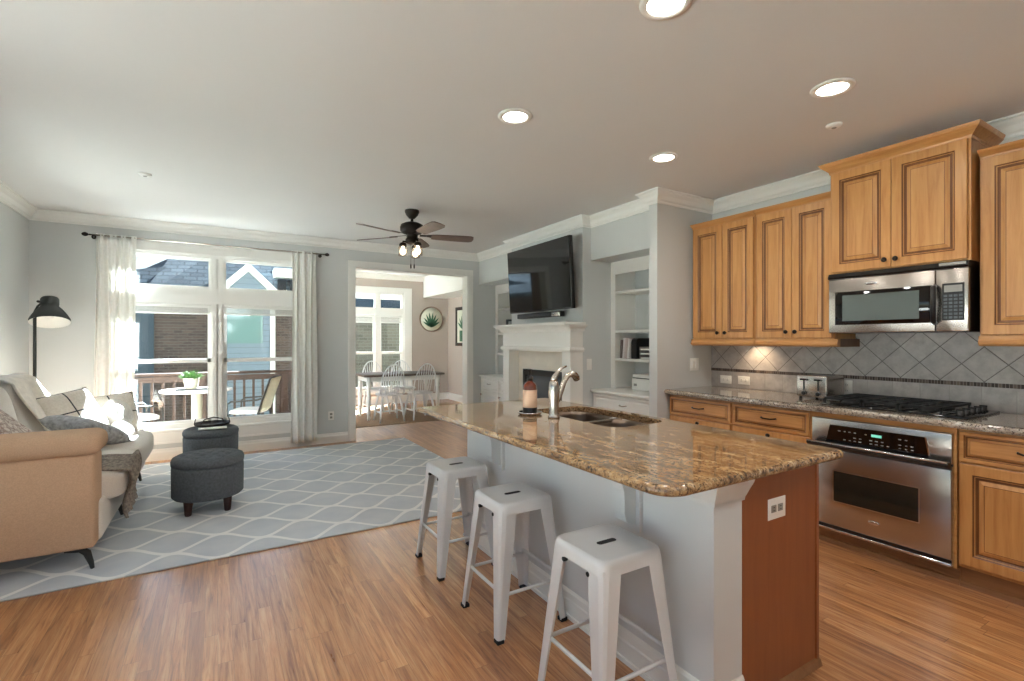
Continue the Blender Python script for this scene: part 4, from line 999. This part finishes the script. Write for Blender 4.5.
# outlets and switches
def wallplate(nm, label, cat, c, ax, w_, h_, kind, group=None):
    """ax: 'X' plate facing -X, 'Y' facing -Y"""
    b = nb(); t = thing(nm, label, cat, c, group)
    def bx(u0, u1, z0, z1, d0, d1, rr=0):
        q = nb()
        if ax == 'X': rbox(q, c[0]-d1, c[0]-d0, c[1]+u0, c[1]+u1, c[2]+z0, c[2]+z1, rr or .0015, 2)
        else: rbox(q, c[0]+u0, c[0]+u1, c[1]-d1, c[1]-d0, c[2]+z0, c[2]+z1, rr or .0015, 2)
        return q
    b.free(); part('plate', bx(-w_/2, w_/2, -h_/2, h_/2, 0, .006), 'plate_white', t)
    wide = w_ > h_ * 1.05
    if kind == 'outlet':
        for s in (-1, 1):
            u, z = (s*.022, 0) if wide else (0, s*.022)
            sk = part('socket', bx(u-.016, u+.016, z-.014, z+.014, .005, .0085), 'slotgrey' if ax == 'Y' else 'plate_white', t)
            q = nb()
            for e in (-.006, .006):
                g = bx(u+(e if not wide else -.004)-.0012, u+(e if not wide else .004)+.0012, z+(-.005 if not wide else e-.0012), z+(.005 if not wide else e+.0012), .008, .0092, .0003); append(q, g)
            part('slots', q, 'black', sk)
    else:
        n = 2 if wide or w_ > .1 else 1
        for i in range(n):
            u = (i - (n-1)/2) * .046; rk = part('rocker', bx(u-.016, u+.016, -.033, .033, .005, .010), 'plate_white', t)
    return t
wallplate('electrical_outlet', 'white outlet plate on the tile nearer the pier wall', 'outlet', (4.118, 2.925, .992), 'X', .115, .075, 'outlet')
wallplate('electrical_outlet', 'white outlet plate on the tile nearer the toaster', 'outlet', (4.118, 2.74, .996), 'X', .115, .075, 'outlet')
wallplate('electrical_outlet', 'white outlet plate on the tile just behind the toaster', 'outlet', (4.118, 1.885, 1.0), 'X', .075, .115, 'outlet')
wallplate('light_switch', 'pale double light switch on the grey pier wall', 'switch', (3.865, YE, 1.135), 'Y', .12, .118, 'switch')
wallplate('light_switch', 'narrow white light switch on the chimney side near the bookcase', 'switch', (3.475, 4.15, 1.10), 'Y', .07, .12, 'switch')
wallplate('electrical_outlet', 'white outlet low on the wall between curtain and dining doorway', 'outlet', (1.29, YW, .36), 'Y', .072, .115, 'outlet')
wallplate('electrical_outlet', 'white outlet on the reddish brown end panel of the island', 'outlet', (1.867, 1.109, .708), 'Y', .118, .082, 'outlet')
# puck light under the first wall cabinet
t = thing('under_cabinet_light', 'small round warm light under the first maple wall cabinet', 'light', (3.98, 2.58, 1.372))
b = nb(); lathe(b, [(.001, 1.352), (.026, 1.352), (.034, 1.358), (.034, 1.372)], (3.98, 2.58, 0), 18); part('housing', b, 'nickel', t)
b = nb(); lathe(b, [(.001, 1.3505), (.024, 1.3505), (.024, 1.352)], (3.98, 2.58, 0), 18); part('lens', b, 'fanbulb', t)
ld = bpy.data.lights.new('puck_beam', 'SPOT'); ld.energy = 3.0; ld.spot_size = math.radians(120); ld.spot_blend = .8; ld.shadow_soft_size = .02; ld.color = (1, .72, .45)
lo = bpy.data.objects.new('puck_beam', ld); C.objects.link(lo); lo.parent = t; lo.location = (0, 0, -.03); lo.rotation_euler = (0, math.radians(-25), 0)

# ------------------------------------------------------------------ island
IX, IY0, IY1, IR = 1.488, 1.105, 3.08, 2.163
t = thing('kitchen_island', 'grey-white kitchen island base with brown end panel', 'kitchen island', (1.8, 2.1, 0))
b = nb(); box(b, IX, 1.648, IY0, IY1, 0, .884); part('knee_wall', b, 'island_paint', t)
b = nb(); box(b, 1.648, IR-.02, IY0+.004, IY1-.05, .10, .66); box(b, 1.648, IR-.02, IY0+.004, 1.78, .66, .884); box(b, 1.648, IR-.02, 2.66, IY1-.05, .66, .884); box(b, 1.648, IR-.08, IY0+.004, IY1-.05, 0, .10); part('cabinet_body', b, 'maple', t)
b = nb(); box(b, 1.650, IR, IY0-.001, IY0+.02, 0, .884); box(b, IR-.016, IR+.002, IY0-.006, IY0+.02, 0, .884); part('end_panel', b, 'brownpanel', t, label='reddish brown wood end panel')
b = nb(); prism(b, [(IY0-.02, 0), (IY0-.001, 0), (IY0-.001, .03), (IY0-.012, .024)], 'X', 1.650, IR+.004); part('end_shoe', b, 'toekick', t)
capp = [(0, .775), (.010, .778), (.012, .79), (.018, .80), (.034, .83), (.046, .85), (.05, .862), (.05, .884), (0, .884)]
b = nb(); sweep(b, [(IX, IY0+.10), (IX, IY0), (1.650, IY0)][::-1], capp); part('post_capital', b, 'island_paint', t)
b = nb(); sweep(b, [(1.650, IY0), (IX, IY0), (IX, IY1), (1.648, IY1)], [(0, 0), (.022, 0), (.02, .018), (.014, .02), (.014, .085), (.010, .092), (.010, .12), (.004, .132), (0, .134)]); part('baseboard', b, 'trim', t)
def corbel(y):
    pr = [(IX, .884), (IX-.235, .884), (IX-.235, .868), (IX-.215, .862), (IX-.20, .835), (IX-.165, .818), (IX-.125, .81), (IX-.098, .79), (IX-.085, .755), (IX-.082, .71), (IX-.082, .66), (IX-.07, .625), (IX-.04, .608), (IX, .604)]
    q = nb(); prism(q, pr, 'Y', y-.032, y+.032)
    prism(q, [(IX, .884), (IX-.02, .884), (IX-.02, .575), (IX, .575)], 'Y', y-.052, y+.052); return q
for y in (2.61, 1.49): part('corbel', corbel(y), 'island_paint', t)
for y0, y1 in ((1.14, 1.78), (1.79, 2.66), (2.67, 3.02)):
    b = nb(); g = nb(); raised_front(g, 0, y0, y1, .12, .70); bmesh.ops.transform(g, matrix=Matrix.Translation((IR-.001, 0, 0)) @ Matrix.Scale(-1, 4, (1, 0, 0)), verts=list(g.verts)); append(b, g); part('door', b, ['maple', 'glaze'], t)
# island top with sink cut-out
b = nb(); slab(b, rpoly(1.13, 2.17, .995, 3.105, (.095, .03, .03, .02), 10), .885, .92, .016, rpoly(1.70, 2.10, 1.84, 2.60, (.09,)*4, 8)[::-1])
solo('island_countertop', b, 'granite', 'polished golden-brown granite top of the island', 'countertop', base=(0, 0, 0))
t = thing('kitchen_sink', 'stainless double bowl sink set into the island granite', 'sink', (1.9, 2.22, .70))
def bowl(y0, y1):
    q = nb(); rows = []
    for ins, z in ((-.012, .8845), (0, .8845), (.004, .86), (.012, .74), (.03, .715), (.07, .708)):
        rows.append([q.verts.new((p[0], p[1], z)) for p in rpoly(1.705+ins, 2.095-ins, y0+ins, y1-ins, (max(.02, .085-ins),)*4, 8)])
    skin(q, rows, False); quad(q, rows[-1]); return q
for y0, y1 in ((1.845, 2.20), (2.24, 2.595)):
    o = part('bowl', bowl(y0, y1), 'sinksteel', t, fix=False)
    b = nb(); ym = (y0+y1)/2; lathe(b, [(.001, .709), (.036, .709), (.042, .712), (.044, .7085)], (1.9, ym, 0), 20); part('drain', b, 'chrome', o)
b = nb(); box(b, 1.70, 2.10, 2.198, 2.242, .86, .884); part('divider', b, 'nickel', t)
# faucet
fx, fy = 1.638, 2.264
t = thing('faucet', 'brushed nickel kitchen faucet with side spout and top lever at the sink', 'faucet', (fx, fy, .92))
b = nb(); lathe(b, [(.034, .9205), (.034, .928), (.030, .934), (.028, .945), (.029, 1.02), (.031, 1.06), (.030, 1.10), (.024, 1.125), (.012, 1.135), (.001, 1.137)], (fx, fy, 0), 24); part('body', b, 'nickel', t)
sp = [(0, .02), (.03, .05), (.055, .10), (.075, .145), (.10, .178), (.13, .190), (.155, .184), (.172, .165)]
b = nb(); tube(b, [(fx+a, fy+.012*a/.17, .975+c-.0) for a, c in sp], [.018, .017, .0165, .016, .016, .018, .021, .022], 14)
sp_o = part('spout', b, 'nickel', t)
b = nb(); cyl(b, (fx+.168, fy+.012, 1.146), (fx+.178, fy+.013, 1.128), .021, .018, 14); part('spray_head', b, 'bronze' if False else 'nickel', sp_o)
b = nb(); tube(b, [(fx, fy, 1.12), (fx+.005, fy, 1.15), (fx+.025, fy-.002, 1.18), (fx+.055, fy-.004, 1.203), (fx+.085, fy-.006, 1.212)], [.022, .017, .011, .008, .006], 12); part('lever', b, 'nickel', t)
# soap bottle on its tray
bx_, by_ = 1.60, 2.455
t = thing('soap_tray', 'small round glossy tray under the amber bottle', 'tray', (bx_, by_, .92))
b = nb(); lathe(b, [(.001, .9205), (.06, .9205), (.072, .928), (.074, .935), (.070, .935), (.06, .928), (.001, .926)], (bx_, by_, 0), 30); part('dish', b, 'chrome', t)
t = thing('soap_bottle', 'amber pump bottle with peach label on the island', 'bottle', (bx_, by_, .9265))
b = nb(); lathe(b, [(.001, .927), (.038, .927), (.042, .932), (.042, 1.075), (.040, 1.09), (.030, 1.108), (.017, 1.116), (.016, 1.128), (.001, 1.129)], (bx_, by_, 0), 28); part('bottle_body', b, 'amber', t)
b = nb(); lathe(b, [(.0425, .962), (.0428, .963), (.0428, 1.065), (.0425, 1.066)], (bx_, by_, 0), 28, caps=False); part('paper_label', b, 'label', t, label='peach paper label')
b = nb(); lathe(b, [(.0425, .932), (.0432, .933), (.0432, .961), (.0425, .962)], (bx_, by_, 0), 28, caps=False); part('base_band', b, 'black', t)
b = nb(); lathe(b, [(.019, 1.122), (.019, 1.145), (.008, 1.148), (.007, 1.175), (.012, 1.177), (.012, 1.188), (.001, 1.19)], (bx_, by_, 0), 18); tube(b, [(bx_, by_, 1.183), (bx_-.02, by_+.012, 1.186), (bx_-.034, by_+.02, 1.18)], [.007, .006, .005], 8); part('pump', b, 'black', t)

# ------------------------------------------------------------------ metal stools
def make_stool(label):
    t = thing('bar_stool', label, 'stool', (0, 0, 0), 'white metal stools at the island')
    hs, hf, zt = .148, .192, .602
    b = nb()
    pl = rpoly(-hs, hs, -hs, hs, (.045,)*4, 6); hole = rpoly(-.045, .045, -.011, .011, (.010,)*4, 4)[::-1]
    rows = []
    for ins, z in ((-.003, zt-.05), (-.002, zt-.02), (.002, zt-.006), (.010, zt), (.020, zt+.001), (.026, zt-.003)):
        rows.append([b.verts.new((p[0], p[1], z)) for p in rpoly(-hs+ins, hs-ins, -hs+ins, hs-ins, (.04,)*4, 6)])
    skin(b, rows, False)
    ht = [b.verts.new((p[0], p[1], zt-.003)) for p in hole]; hb = [b.verts.new((p[0], p[1], zt-.02)) for p in hole]; skin(b, [hb, ht], False)
    es = [b.edges.get((rows[-1][i], rows[-1][(i+1) % len(pl)])) for i in range(len(pl))] + [b.edges.get((ht[i], ht[(i+1) % len(ht)])) for i in range(len(ht))]
    bmesh.ops.triangle_fill(b, edges=es, use_beauty=True)
    part('seat', b, 'whitemetal', t)
    b = nb(); prism(b, rpoly(-.044, .044, -.012, .012, (.010,)*4, 4), 'Z', zt-.012, zt-.0015); part('handle_slot', b, 'rubber', t, label='dark slot in the seat')
    for sx, sy in ((-1, -1), (1, -1), (1, 1), (-1, 1)):
        b = nb(); rows = []
        for k in range(9):
            q = k/8; z = (zt-.03) * (1-q) + .012*q; e = hs + (hf-hs)*q
            w_ = .046*(1-q) + .037; ch = .018*(1-q) + .010; th = .004
            o = [(e-w_, e), (e-ch, e), (e-ch*.3, e-ch*.3), (e, e-ch), (e, e-w_), (e-th, e-w_), (e-th, e-ch-.001), (e-ch*.3-th, e-ch*.3-th), (e-ch-.001, e-th), (e-w_, e-th)]
            rows.append([b.verts.new((sx*x, sy*y, z)) for x, y in o])
        skin(b, rows, True, 0, False); lg = part('leg', b, 'whitemetal', t, False)
        b = nb(); m = hf - .014; box(b, min(sx*(hf+.002), sx*(hf-.032)), max(sx*(hf+.002), sx*(hf-.032)), min(sy*(hf+.002), sy*(hf-.032)), max(sy*(hf+.002), sy*(hf-.032)), 0, .016); part('rubber_foot', b, 'rubber', lg, False)
        b = nb(); e = hs - .012; cyl(b, (sx*(hs-.012), sy*(hs-.078), zt-.062), (sx*(hs+.004), sy*(hs-.078), zt-.062), .009, n=10); part('bumper', b, 'rubber', lg, False)
    zb = .20; e = hs + (hf-hs)*(1-(zb/(zt-.03))) - .010
    for k in range(4):
        c_, s_ = [(1, 0), (0, 1), (-1, 0), (0, -1)][k]; z = zb + (.0 if k % 2 else .018)
        b = nb(); p0 = Vector((c_*e - s_*e, s_*e + c_*e, z)); p1 = Vector((c_*e + s_*e, s_*e - c_*e, z)); tube(b, [p0, p0.lerp(p1, .5), p1], .008, 8); part('brace', b, 'whitemetal', t, False)
    return t
st = make_stool('white metal stool nearest the camera, seat fully in view')
st.location = (1.262, 1.405, 0)
dup(st, (1.262, 2.095, 0), 0, 'white metal stool between the other two stools at the island')
dup(st, (1.262, 2.77, 0), 0, 'white metal stool farthest along the island, next to the rug')

# ------------------------------------------------------------------ dining room
b = nb(); rbox(b, 1.7, 4.3, 7.78, 9.9, 0, .01, .003, 1); solo('dining_rug', b, 'jute', 'brown woven rug under the dining table', 'rug')
t = thing('dining_table', 'long dining table with dark top and white turned legs', 'table', (2.8, 8.6, .01))
b = nb(); rbox(b, 2.08, 3.52, 8.22, 9.0, .745, .78, .008, 2); part('tabletop', b, 'tabletop_dark', t)
b = nb(); box(b, 2.15, 3.45, 8.29, 8.31, .66, .745); box(b, 2.15, 3.45, 8.91, 8.93, .66, .745); box(b, 2.15, 2.17, 8.29, 8.93, .66, .745); box(b, 3.43, 3.45, 8.29, 8.93, .66, .745); part('apron', b, 'whitecab', t)
for x in (2.18, 3.42):
    for y in (8.32, 8.90):
        b = nb(); lathe(b, [(.02, .011), (.028, .05), (.022, .09), (.034, .25), (.038, .40), (.026, .52), (.038, .55), (.03, .58), (.038, .60), (.038, .745)], (x, y, 0), 16); part('leg', b, 'whitecab', t)
def windsor(label):
    t = thing('windsor_chair', label, 'chair', (0, 0, 0), 'white spindle-back chairs at the dining table')
    b = nb(); superq(b, (0, 0, .445), (.215, .205, .022), 3.2, 10); part('seat', b, 'whitemetal', t, False)
    for sx, sy in ((-1, -1), (1, -1), (1, 1), (-1, 1)):
        b = nb(); tube(b, [(sx*.14, sy*.13, .435), (sx*.165, sy*.155, .30), (sx*.185, sy*.175, .16), (sx*.205, sy*.195, .0)], [.013, .020, .018, .011], 10); part('leg', b, 'whitemetal', t, False)
    for sx in (-1, 1):
        b = nb(); tube(b, [(sx*.188, -.178, .16), (sx*.188, 0, .16), (sx*.188, .178, .16)], [.009, .014, .009], 8); part('stretcher', b, 'whitemetal', t, False)
    b = nb(); tube(b, [(-.188, 0, .16), (0, 0, .16), (.188, 0, .16)], [.009, .014, .009], 8); part('stretcher', b, 'whitemetal', t, False)
    def hoop(a):
        x = .20*math.cos(a)*(1.0 + .06*math.sin(a)); h = .455 + .50*math.sin(a)**.8 if math.sin(a) > 0 else .455
        return Vector((x, -.165 - .13*(h-.455)/.5, h))
    b = nb(); tube(b, [hoop(PI*k/20) for k in range(21)], .0115, 8); part('hoop', b, 'whitemetal', t, False)
    for k in range(7):
        x = -.132 + .044*k; a = math.acos(max(-1, min(1, x/.205))); tp = hoop(a)
        b = nb(); tube(b, [(x*.8, -.165, .455), ((x*.8+tp.x)/2, (-.165+tp.y)/2, (.455+tp.z)/2), (tp.x, tp.y, tp.z)], [.007, .009, .006], 6); part('spindle', b, 'whitemetal', t, False)
    return t
wch = windsor('white spindle-back chair on the doorway side of the table, nearer the left jamb'); wch.location = (2.47, 8.13, .011)
dup(wch, (3.02, 8.16, .011), .1, 'white spindle-back chair on the doorway side of the table, nearer the right jamb')
dup(wch, (2.52, 9.12, .011), PI, 'white spindle-back chair beyond the table, farther from the round plate')
dup(wch, (3.06, 9.12, .011), PI-.1, 'white spindle-back chair beyond the table, nearer the round plate')
# wall plate and framed print
def leaf(bm, cx, cz, ang, L, wd, put):
    d = (math.sin(ang), math.cos(ang)); n_ = (d[1], -d[0]); pts = []
    for s, q in ((0, .5), (.35, 1), (.7, .7), (1, 0), (.7, -.7), (.35, -1), (0, -.5)): pts.append((cx + d[0]*L*s + n_[0]*wd*q, cz + d[1]*L*s + n_[1]*wd*q))
    put(bm, pts)
t = thing('wall_plate', 'round cream plate with green spiky leaves on the dining wall', 'wall decoration', (4.19, DY, 1.845))
Ry = Matrix.Rotation(PI/2, 3, 'X')
b = nb(); lathe(b, [(.27, .002), (.285, .02), (.292, .03), (.285, .034), (.262, .030), (.262, .002)], (4.19, DY, 1.845), 40, mat=Ry); part('rim', b, 'platerim', t)
b = nb(); lathe(b, [(.001, .018), (.262, .018), (.262, .004), (.001, .004)], (4.19, DY, 1.845), 40, mat=Ry); fc = part('face', b, 'platebody', t)
b = nb()
for a in (-75, -52, -30, -12, 8, 28, 50, 74): leaf(b, 4.19, 1.67, math.radians(a*.8), .36 - .0016*abs(a), .026, lambda m, p: prism(m, p, 'Y', DY-.026, DY-.018))
part('leaf_motif', b, 'agave', fc)
t = thing('framed_print', 'dark framed plant print on the side wall of the dining room', 'picture', (DX, 9.85, 1.27))
b = nb(); holes(b, 9.40, 10.10, 1.24, 2.10, [(9.47, 10.03, 1.31, 2.03)], lambda u, v, c, d: box(b, DX-.03, DX-.001, u, v, c, d)); part('frame', b, 'bronze', t)
b = nb(); box(b, DX-.014, DX-.002, 9.465, 10.035, 1.305, 2.035); pr_ = part('print', b, 'platebody', t)
b = nb()
for a in (-60, -35, -12, 12, 35, 60): leaf(b, 9.75, 1.62, math.radians(a), .28, .028, lambda m, p: prism(m, p, 'X', DX-.018, DX-.014))
box(b, DX-.018, DX-.014, 9.60, 9.90, 1.34, 1.58); part('plant_motif', b, 'agave', pr_)

# ------------------------------------------------------------------ deck and neighbouring houses
b = nb()
for k in range(24): box(b, -4.2, 1.36, 6.98 + k*.105, 6.98 + k*.105 + .098, -.14, -.10)
box(b, -4.2, 1.36, 6.98, 9.5, -.3, -.14); struct('path_deck', b, 'paledeck')
b = nb(); box(b, -12, -1.85, -14, 6.5, -.3, -.1); struct('path_bounce_terrace', b, 'paledeck')  # unseen pale slab added to bounce sunlight up to the ceiling
t = thing('deck_railing', 'brown wooden deck railing with square balusters outside the window', 'railing', (-1.2, 9.38, -.1))
b = nb(); rbox(b, -4.2, 1.36, 9.31, 9.46, .805, .845, .005, 1); part('top_rail', b, 'deckwood', t)
b = nb(); box(b, -4.2, 1.36, 9.36, 9.40, .70, .79); part('upper_rail', b, 'deckwood', t); b = nb(); box(b, -4.2, 1.36, 9.36, 9.40, -.02, .06); part('lower_rail', b, 'deckwood', t)
for x in (-3.6, -2.2, -.22, 1.0):
    b = nb(); box(b, x-.045, x+.045, 9.335, 9.425, -.1, .80); part('post', b, 'deckwood', t)
for k in range(38):
    x = -4.1 + k*.14
    b = nb(); box(b, x-.018, x+.018, 9.40, 9.43, -.02, .76); part('baluster', b, 'deckwood', t)
t = thing('patio_table', 'round white pedestal table on the deck outside', 'table', (-.27, 8.75, -.1))
b = nb(); lathe(b, [(.001, .595), (.44, .595), (.465, .603), (.47, .615), (.46, .628), (.001, .630)], (-.27, 8.75, 0), 48); part('tabletop', b, 'decktop', t)
b = nb(); lathe(b, [(.25, -.1), (.25, -.07), (.09, -.05), (.075, -.02), (.072, .55), (.16, .595)], (-.27, 8.75, 0), 28); part('pedestal', b, 'pot', t)
b = nb(); rbox(b, -.53, -.13, 8.62, 8.86, .6305, .638, .003, 1); solo('placemat', b, 'bronze', 'dark mat under the plant pot on the patio table', 'mat')
t = thing('potted_plant', 'bushy green plant in a cream pot on the patio table', 'plant', (-.34, 8.74, .638))
b = nb(); lathe(b, [(.001, .639), (.075, .639), (.082, .66), (.105, .79), (.108, .80), (.098, .80), (.09, .78), (.001, .775)], (-.34, 8.74, 0), 28); part('pot', b, 'pot', t)
b = nb(); rr = random.Random(5)
for k in range(110):
    a = rr.random()*2*PI; el = math.radians(20 + 65*rr.random()); L = .11 + .10*rr.random(); d = Vector((math.cos(a)*math.cos(el), math.sin(a)*math.cos(el), math.sin(el)))
    p0 = Vector((-.34 + .05*math.cos(a)*rr.random(), 8.74 + .05*math.sin(a)*rr.random(), .77)); n_ = d.cross(Vector((0, 0, 1))).normalized(); p1 = p0 + d*L*.55; p2 = p0 + d*L - Vector((0, 0, .03))
    wv = .010 + .006*rr.random(); vs = [b.verts.new(q) for q in (p0 - n_*.004, p1 - n_*wv, p2, p1 + n_*wv, p0 + n_*.004)]; quad(b, vs)
    vs2 = [b.verts.new(q + Vector((0, 0, .002)) + d.cross(n_)*.002) for q in (p0 - n_*.004, p1 - n_*wv, p2, p1 + n_*wv, p0 + n_*.004)]; quad(b, vs2[::-1])
part('foliage', b, 'foil', t)
def patio_chair(label, loc, rz):
    t = thing('patio_chair', label, 'chair', (0, 0, 0), 'patio chairs on the deck')
    for s in (-1, 1):
        b = nb(); tube(b, [(s*.27, .27, 0), (s*.27, .24, .30), (s*.27, .23, .52), (s*.27, .18, .56), (s*.27, -.18, .58), (s*.26, -.24, .60)], .014, 8); part('arm_frame', b, 'patioframe', t, False)
        b = nb(); tube(b, [(s*.26, -.25, 0), (s*.26, -.19, .38), (s*.26, -.26, .62), (s*.255, -.36, .90)], .015, 8); part('rear_post', b, 'patioframe', t, False)
    b = nb(); tube(b, [(-.255, -.36, .90), (0, -.38, .915), (.255, -.36, .90)], .014, 8); tube(b, [(-.26, .22, .36), (.26, .22, .36)], .012, 8); tube(b, [(-.26, -.19, .37), (.26, -.19, .37)], .012, 8); part('cross_bars', b, 'patioframe', t, False)
    b = nb(); sheet(b, lambda u, v: (-.245 + .49*u, -.195 - .165*v + .02*math.sin(PI*u)*-1, .40 + .50*v), 10, 10, .012); part('back_sling', b, 'sling', t, False)
    b = nb(); superq(b, (0, .02, .395), (.245, .225, .035), 5, 10); part('seat_pad', b, 'decktop', t, False)
    t.location = loc; t.rotation_euler = (0, 0, rz); return t
pc = patio_chair('beige sling patio chair on the curtain side of the patio table', (-.98, 8.45, -.1), math.radians(-65))
pd = dup(pc, (.43, 8.45, -.1), math.radians(68), 'beige sling patio chair with dark frame nearer the deck corner')
b = nb(); box(b, -40, 40, 7, 60, -3.3, -3.0); box(b, -40, 40, -40, 7, -3.3, -3.0); struct('ground', b, 'ground')
# neighbour's house opposite the living room
def slabq(bm, pts, th=.15):
    """a roof plane given thickness below"""
    a = [bm.verts.new(p) for p in pts]; c = [bm.verts.new((p[0], p[1], p[2]-th)) for p in pts]; n = len(a)
    quad(bm, a); quad(bm, c[::-1])
    for i in range(n): quad(bm, [a[i], c[i], c[(i+1) % n], a[(i+1) % n]])
NY = 16.0
t = thing('house', 'brick house with slate blue roof opposite the big window', 'house', (-.5, 18, -3))
b = nb(); box(b, -6.5, 2.6, NY, NY+7, -3, 2.45); part('brick_walls', b, 'brick', t)
b = nb(); box(b, .10, 1.33, NY-.55, NY+.2, -3, 2.50); bay = part('siding_bay', b, 'siding', t)
b = nb(); box(b, 1.27, 1.40, NY-.60, NY-.50, -3, 2.5); box(b, .08, .16, NY-.60, NY-.50, -3, 2.5); part('corner_board', b, 'siding_trim', bay)
b = nb(); box(b, .28, 1.02, NY-.60, NY-.54, 1.34, 2.25); holes(b, .22, 1.08, 1.28, 2.31, [(.28, 1.02, 1.34, 2.25)], lambda u, v, c, d: box(b, u, v, NY-.62, NY-.54, c, d)); part('bay_window', b, 'teal', bay)
b = nb(); slabq(b, [(-1.75, NY-.4, 2.42), (3.2, NY-.4, 2.42), (3.2, NY+1.05, 4.12), (-.33, NY+1.05, 3.78)]); part('roof', b, 'shingle', t)
b = nb(); slabq(b, [(-7.2, NY+.2, 2.45), (-1.75, NY-.38, 2.42), (-.33, NY+1.05, 3.78), (-1.22, NY+1.4, 3.76), (-1.92, NY+1.4, 3.34), (-7.2, NY+1.4, 3.2)]); part('side_roof', b, 'shingle', t)
b = nb(); gx = .72
prism(b, [(gx-.72, 2.55), (gx+.72, 2.55), (gx, 3.28)], 'Y', NY-.62, NY+.6); gb = part('gable_wall', b, 'siding', t)
b = nb()
for s in (-1, 1): prism(b, [(gx, 3.50), (gx, 3.26), (gx+s*.74, 2.52), (gx+s*.98, 2.52)], 'Y', NY-.80, NY+.9)
part('gable_trim', b, 'siding_trim', t)
b = nb(); box(b, 1.42, 3.0, NY-.2, NY+1.2, 3.22, 3.48); part('dormer_soffit', b, 'siding_trim', t)
for x in (1.52, 1.84):
    b = nb(); box(b, x, x+.22, NY-.05, NY+.2, 2.70, 3.16); part('dormer_window', b, 'bglass', t)
b = nb(); box(b, -2.05, -1.45, NY-.08, NY, -3, 2.45); part('painted_shade_band', b, 'bluestrip', t)  # flat strip coloured blue-grey to imitate shade on the brick
# neighbour seen from the dining room
t = thing('house', 'grey stone house with a steel-blue band behind the dining window', 'house', (5, 19, -3))
b = nb(); box(b, 3.4, 10, 17, 22, -3, 2.35); part('stone_walls', b, 'brick2', t)
b = nb(); slabq(b, [(3.2, 16.7, 2.33), (10.2, 16.7, 2.33), (10.2, 17.05, 2.80), (3.2, 17.05, 2.80)]); part('roof', b, 'bluestrip', t)
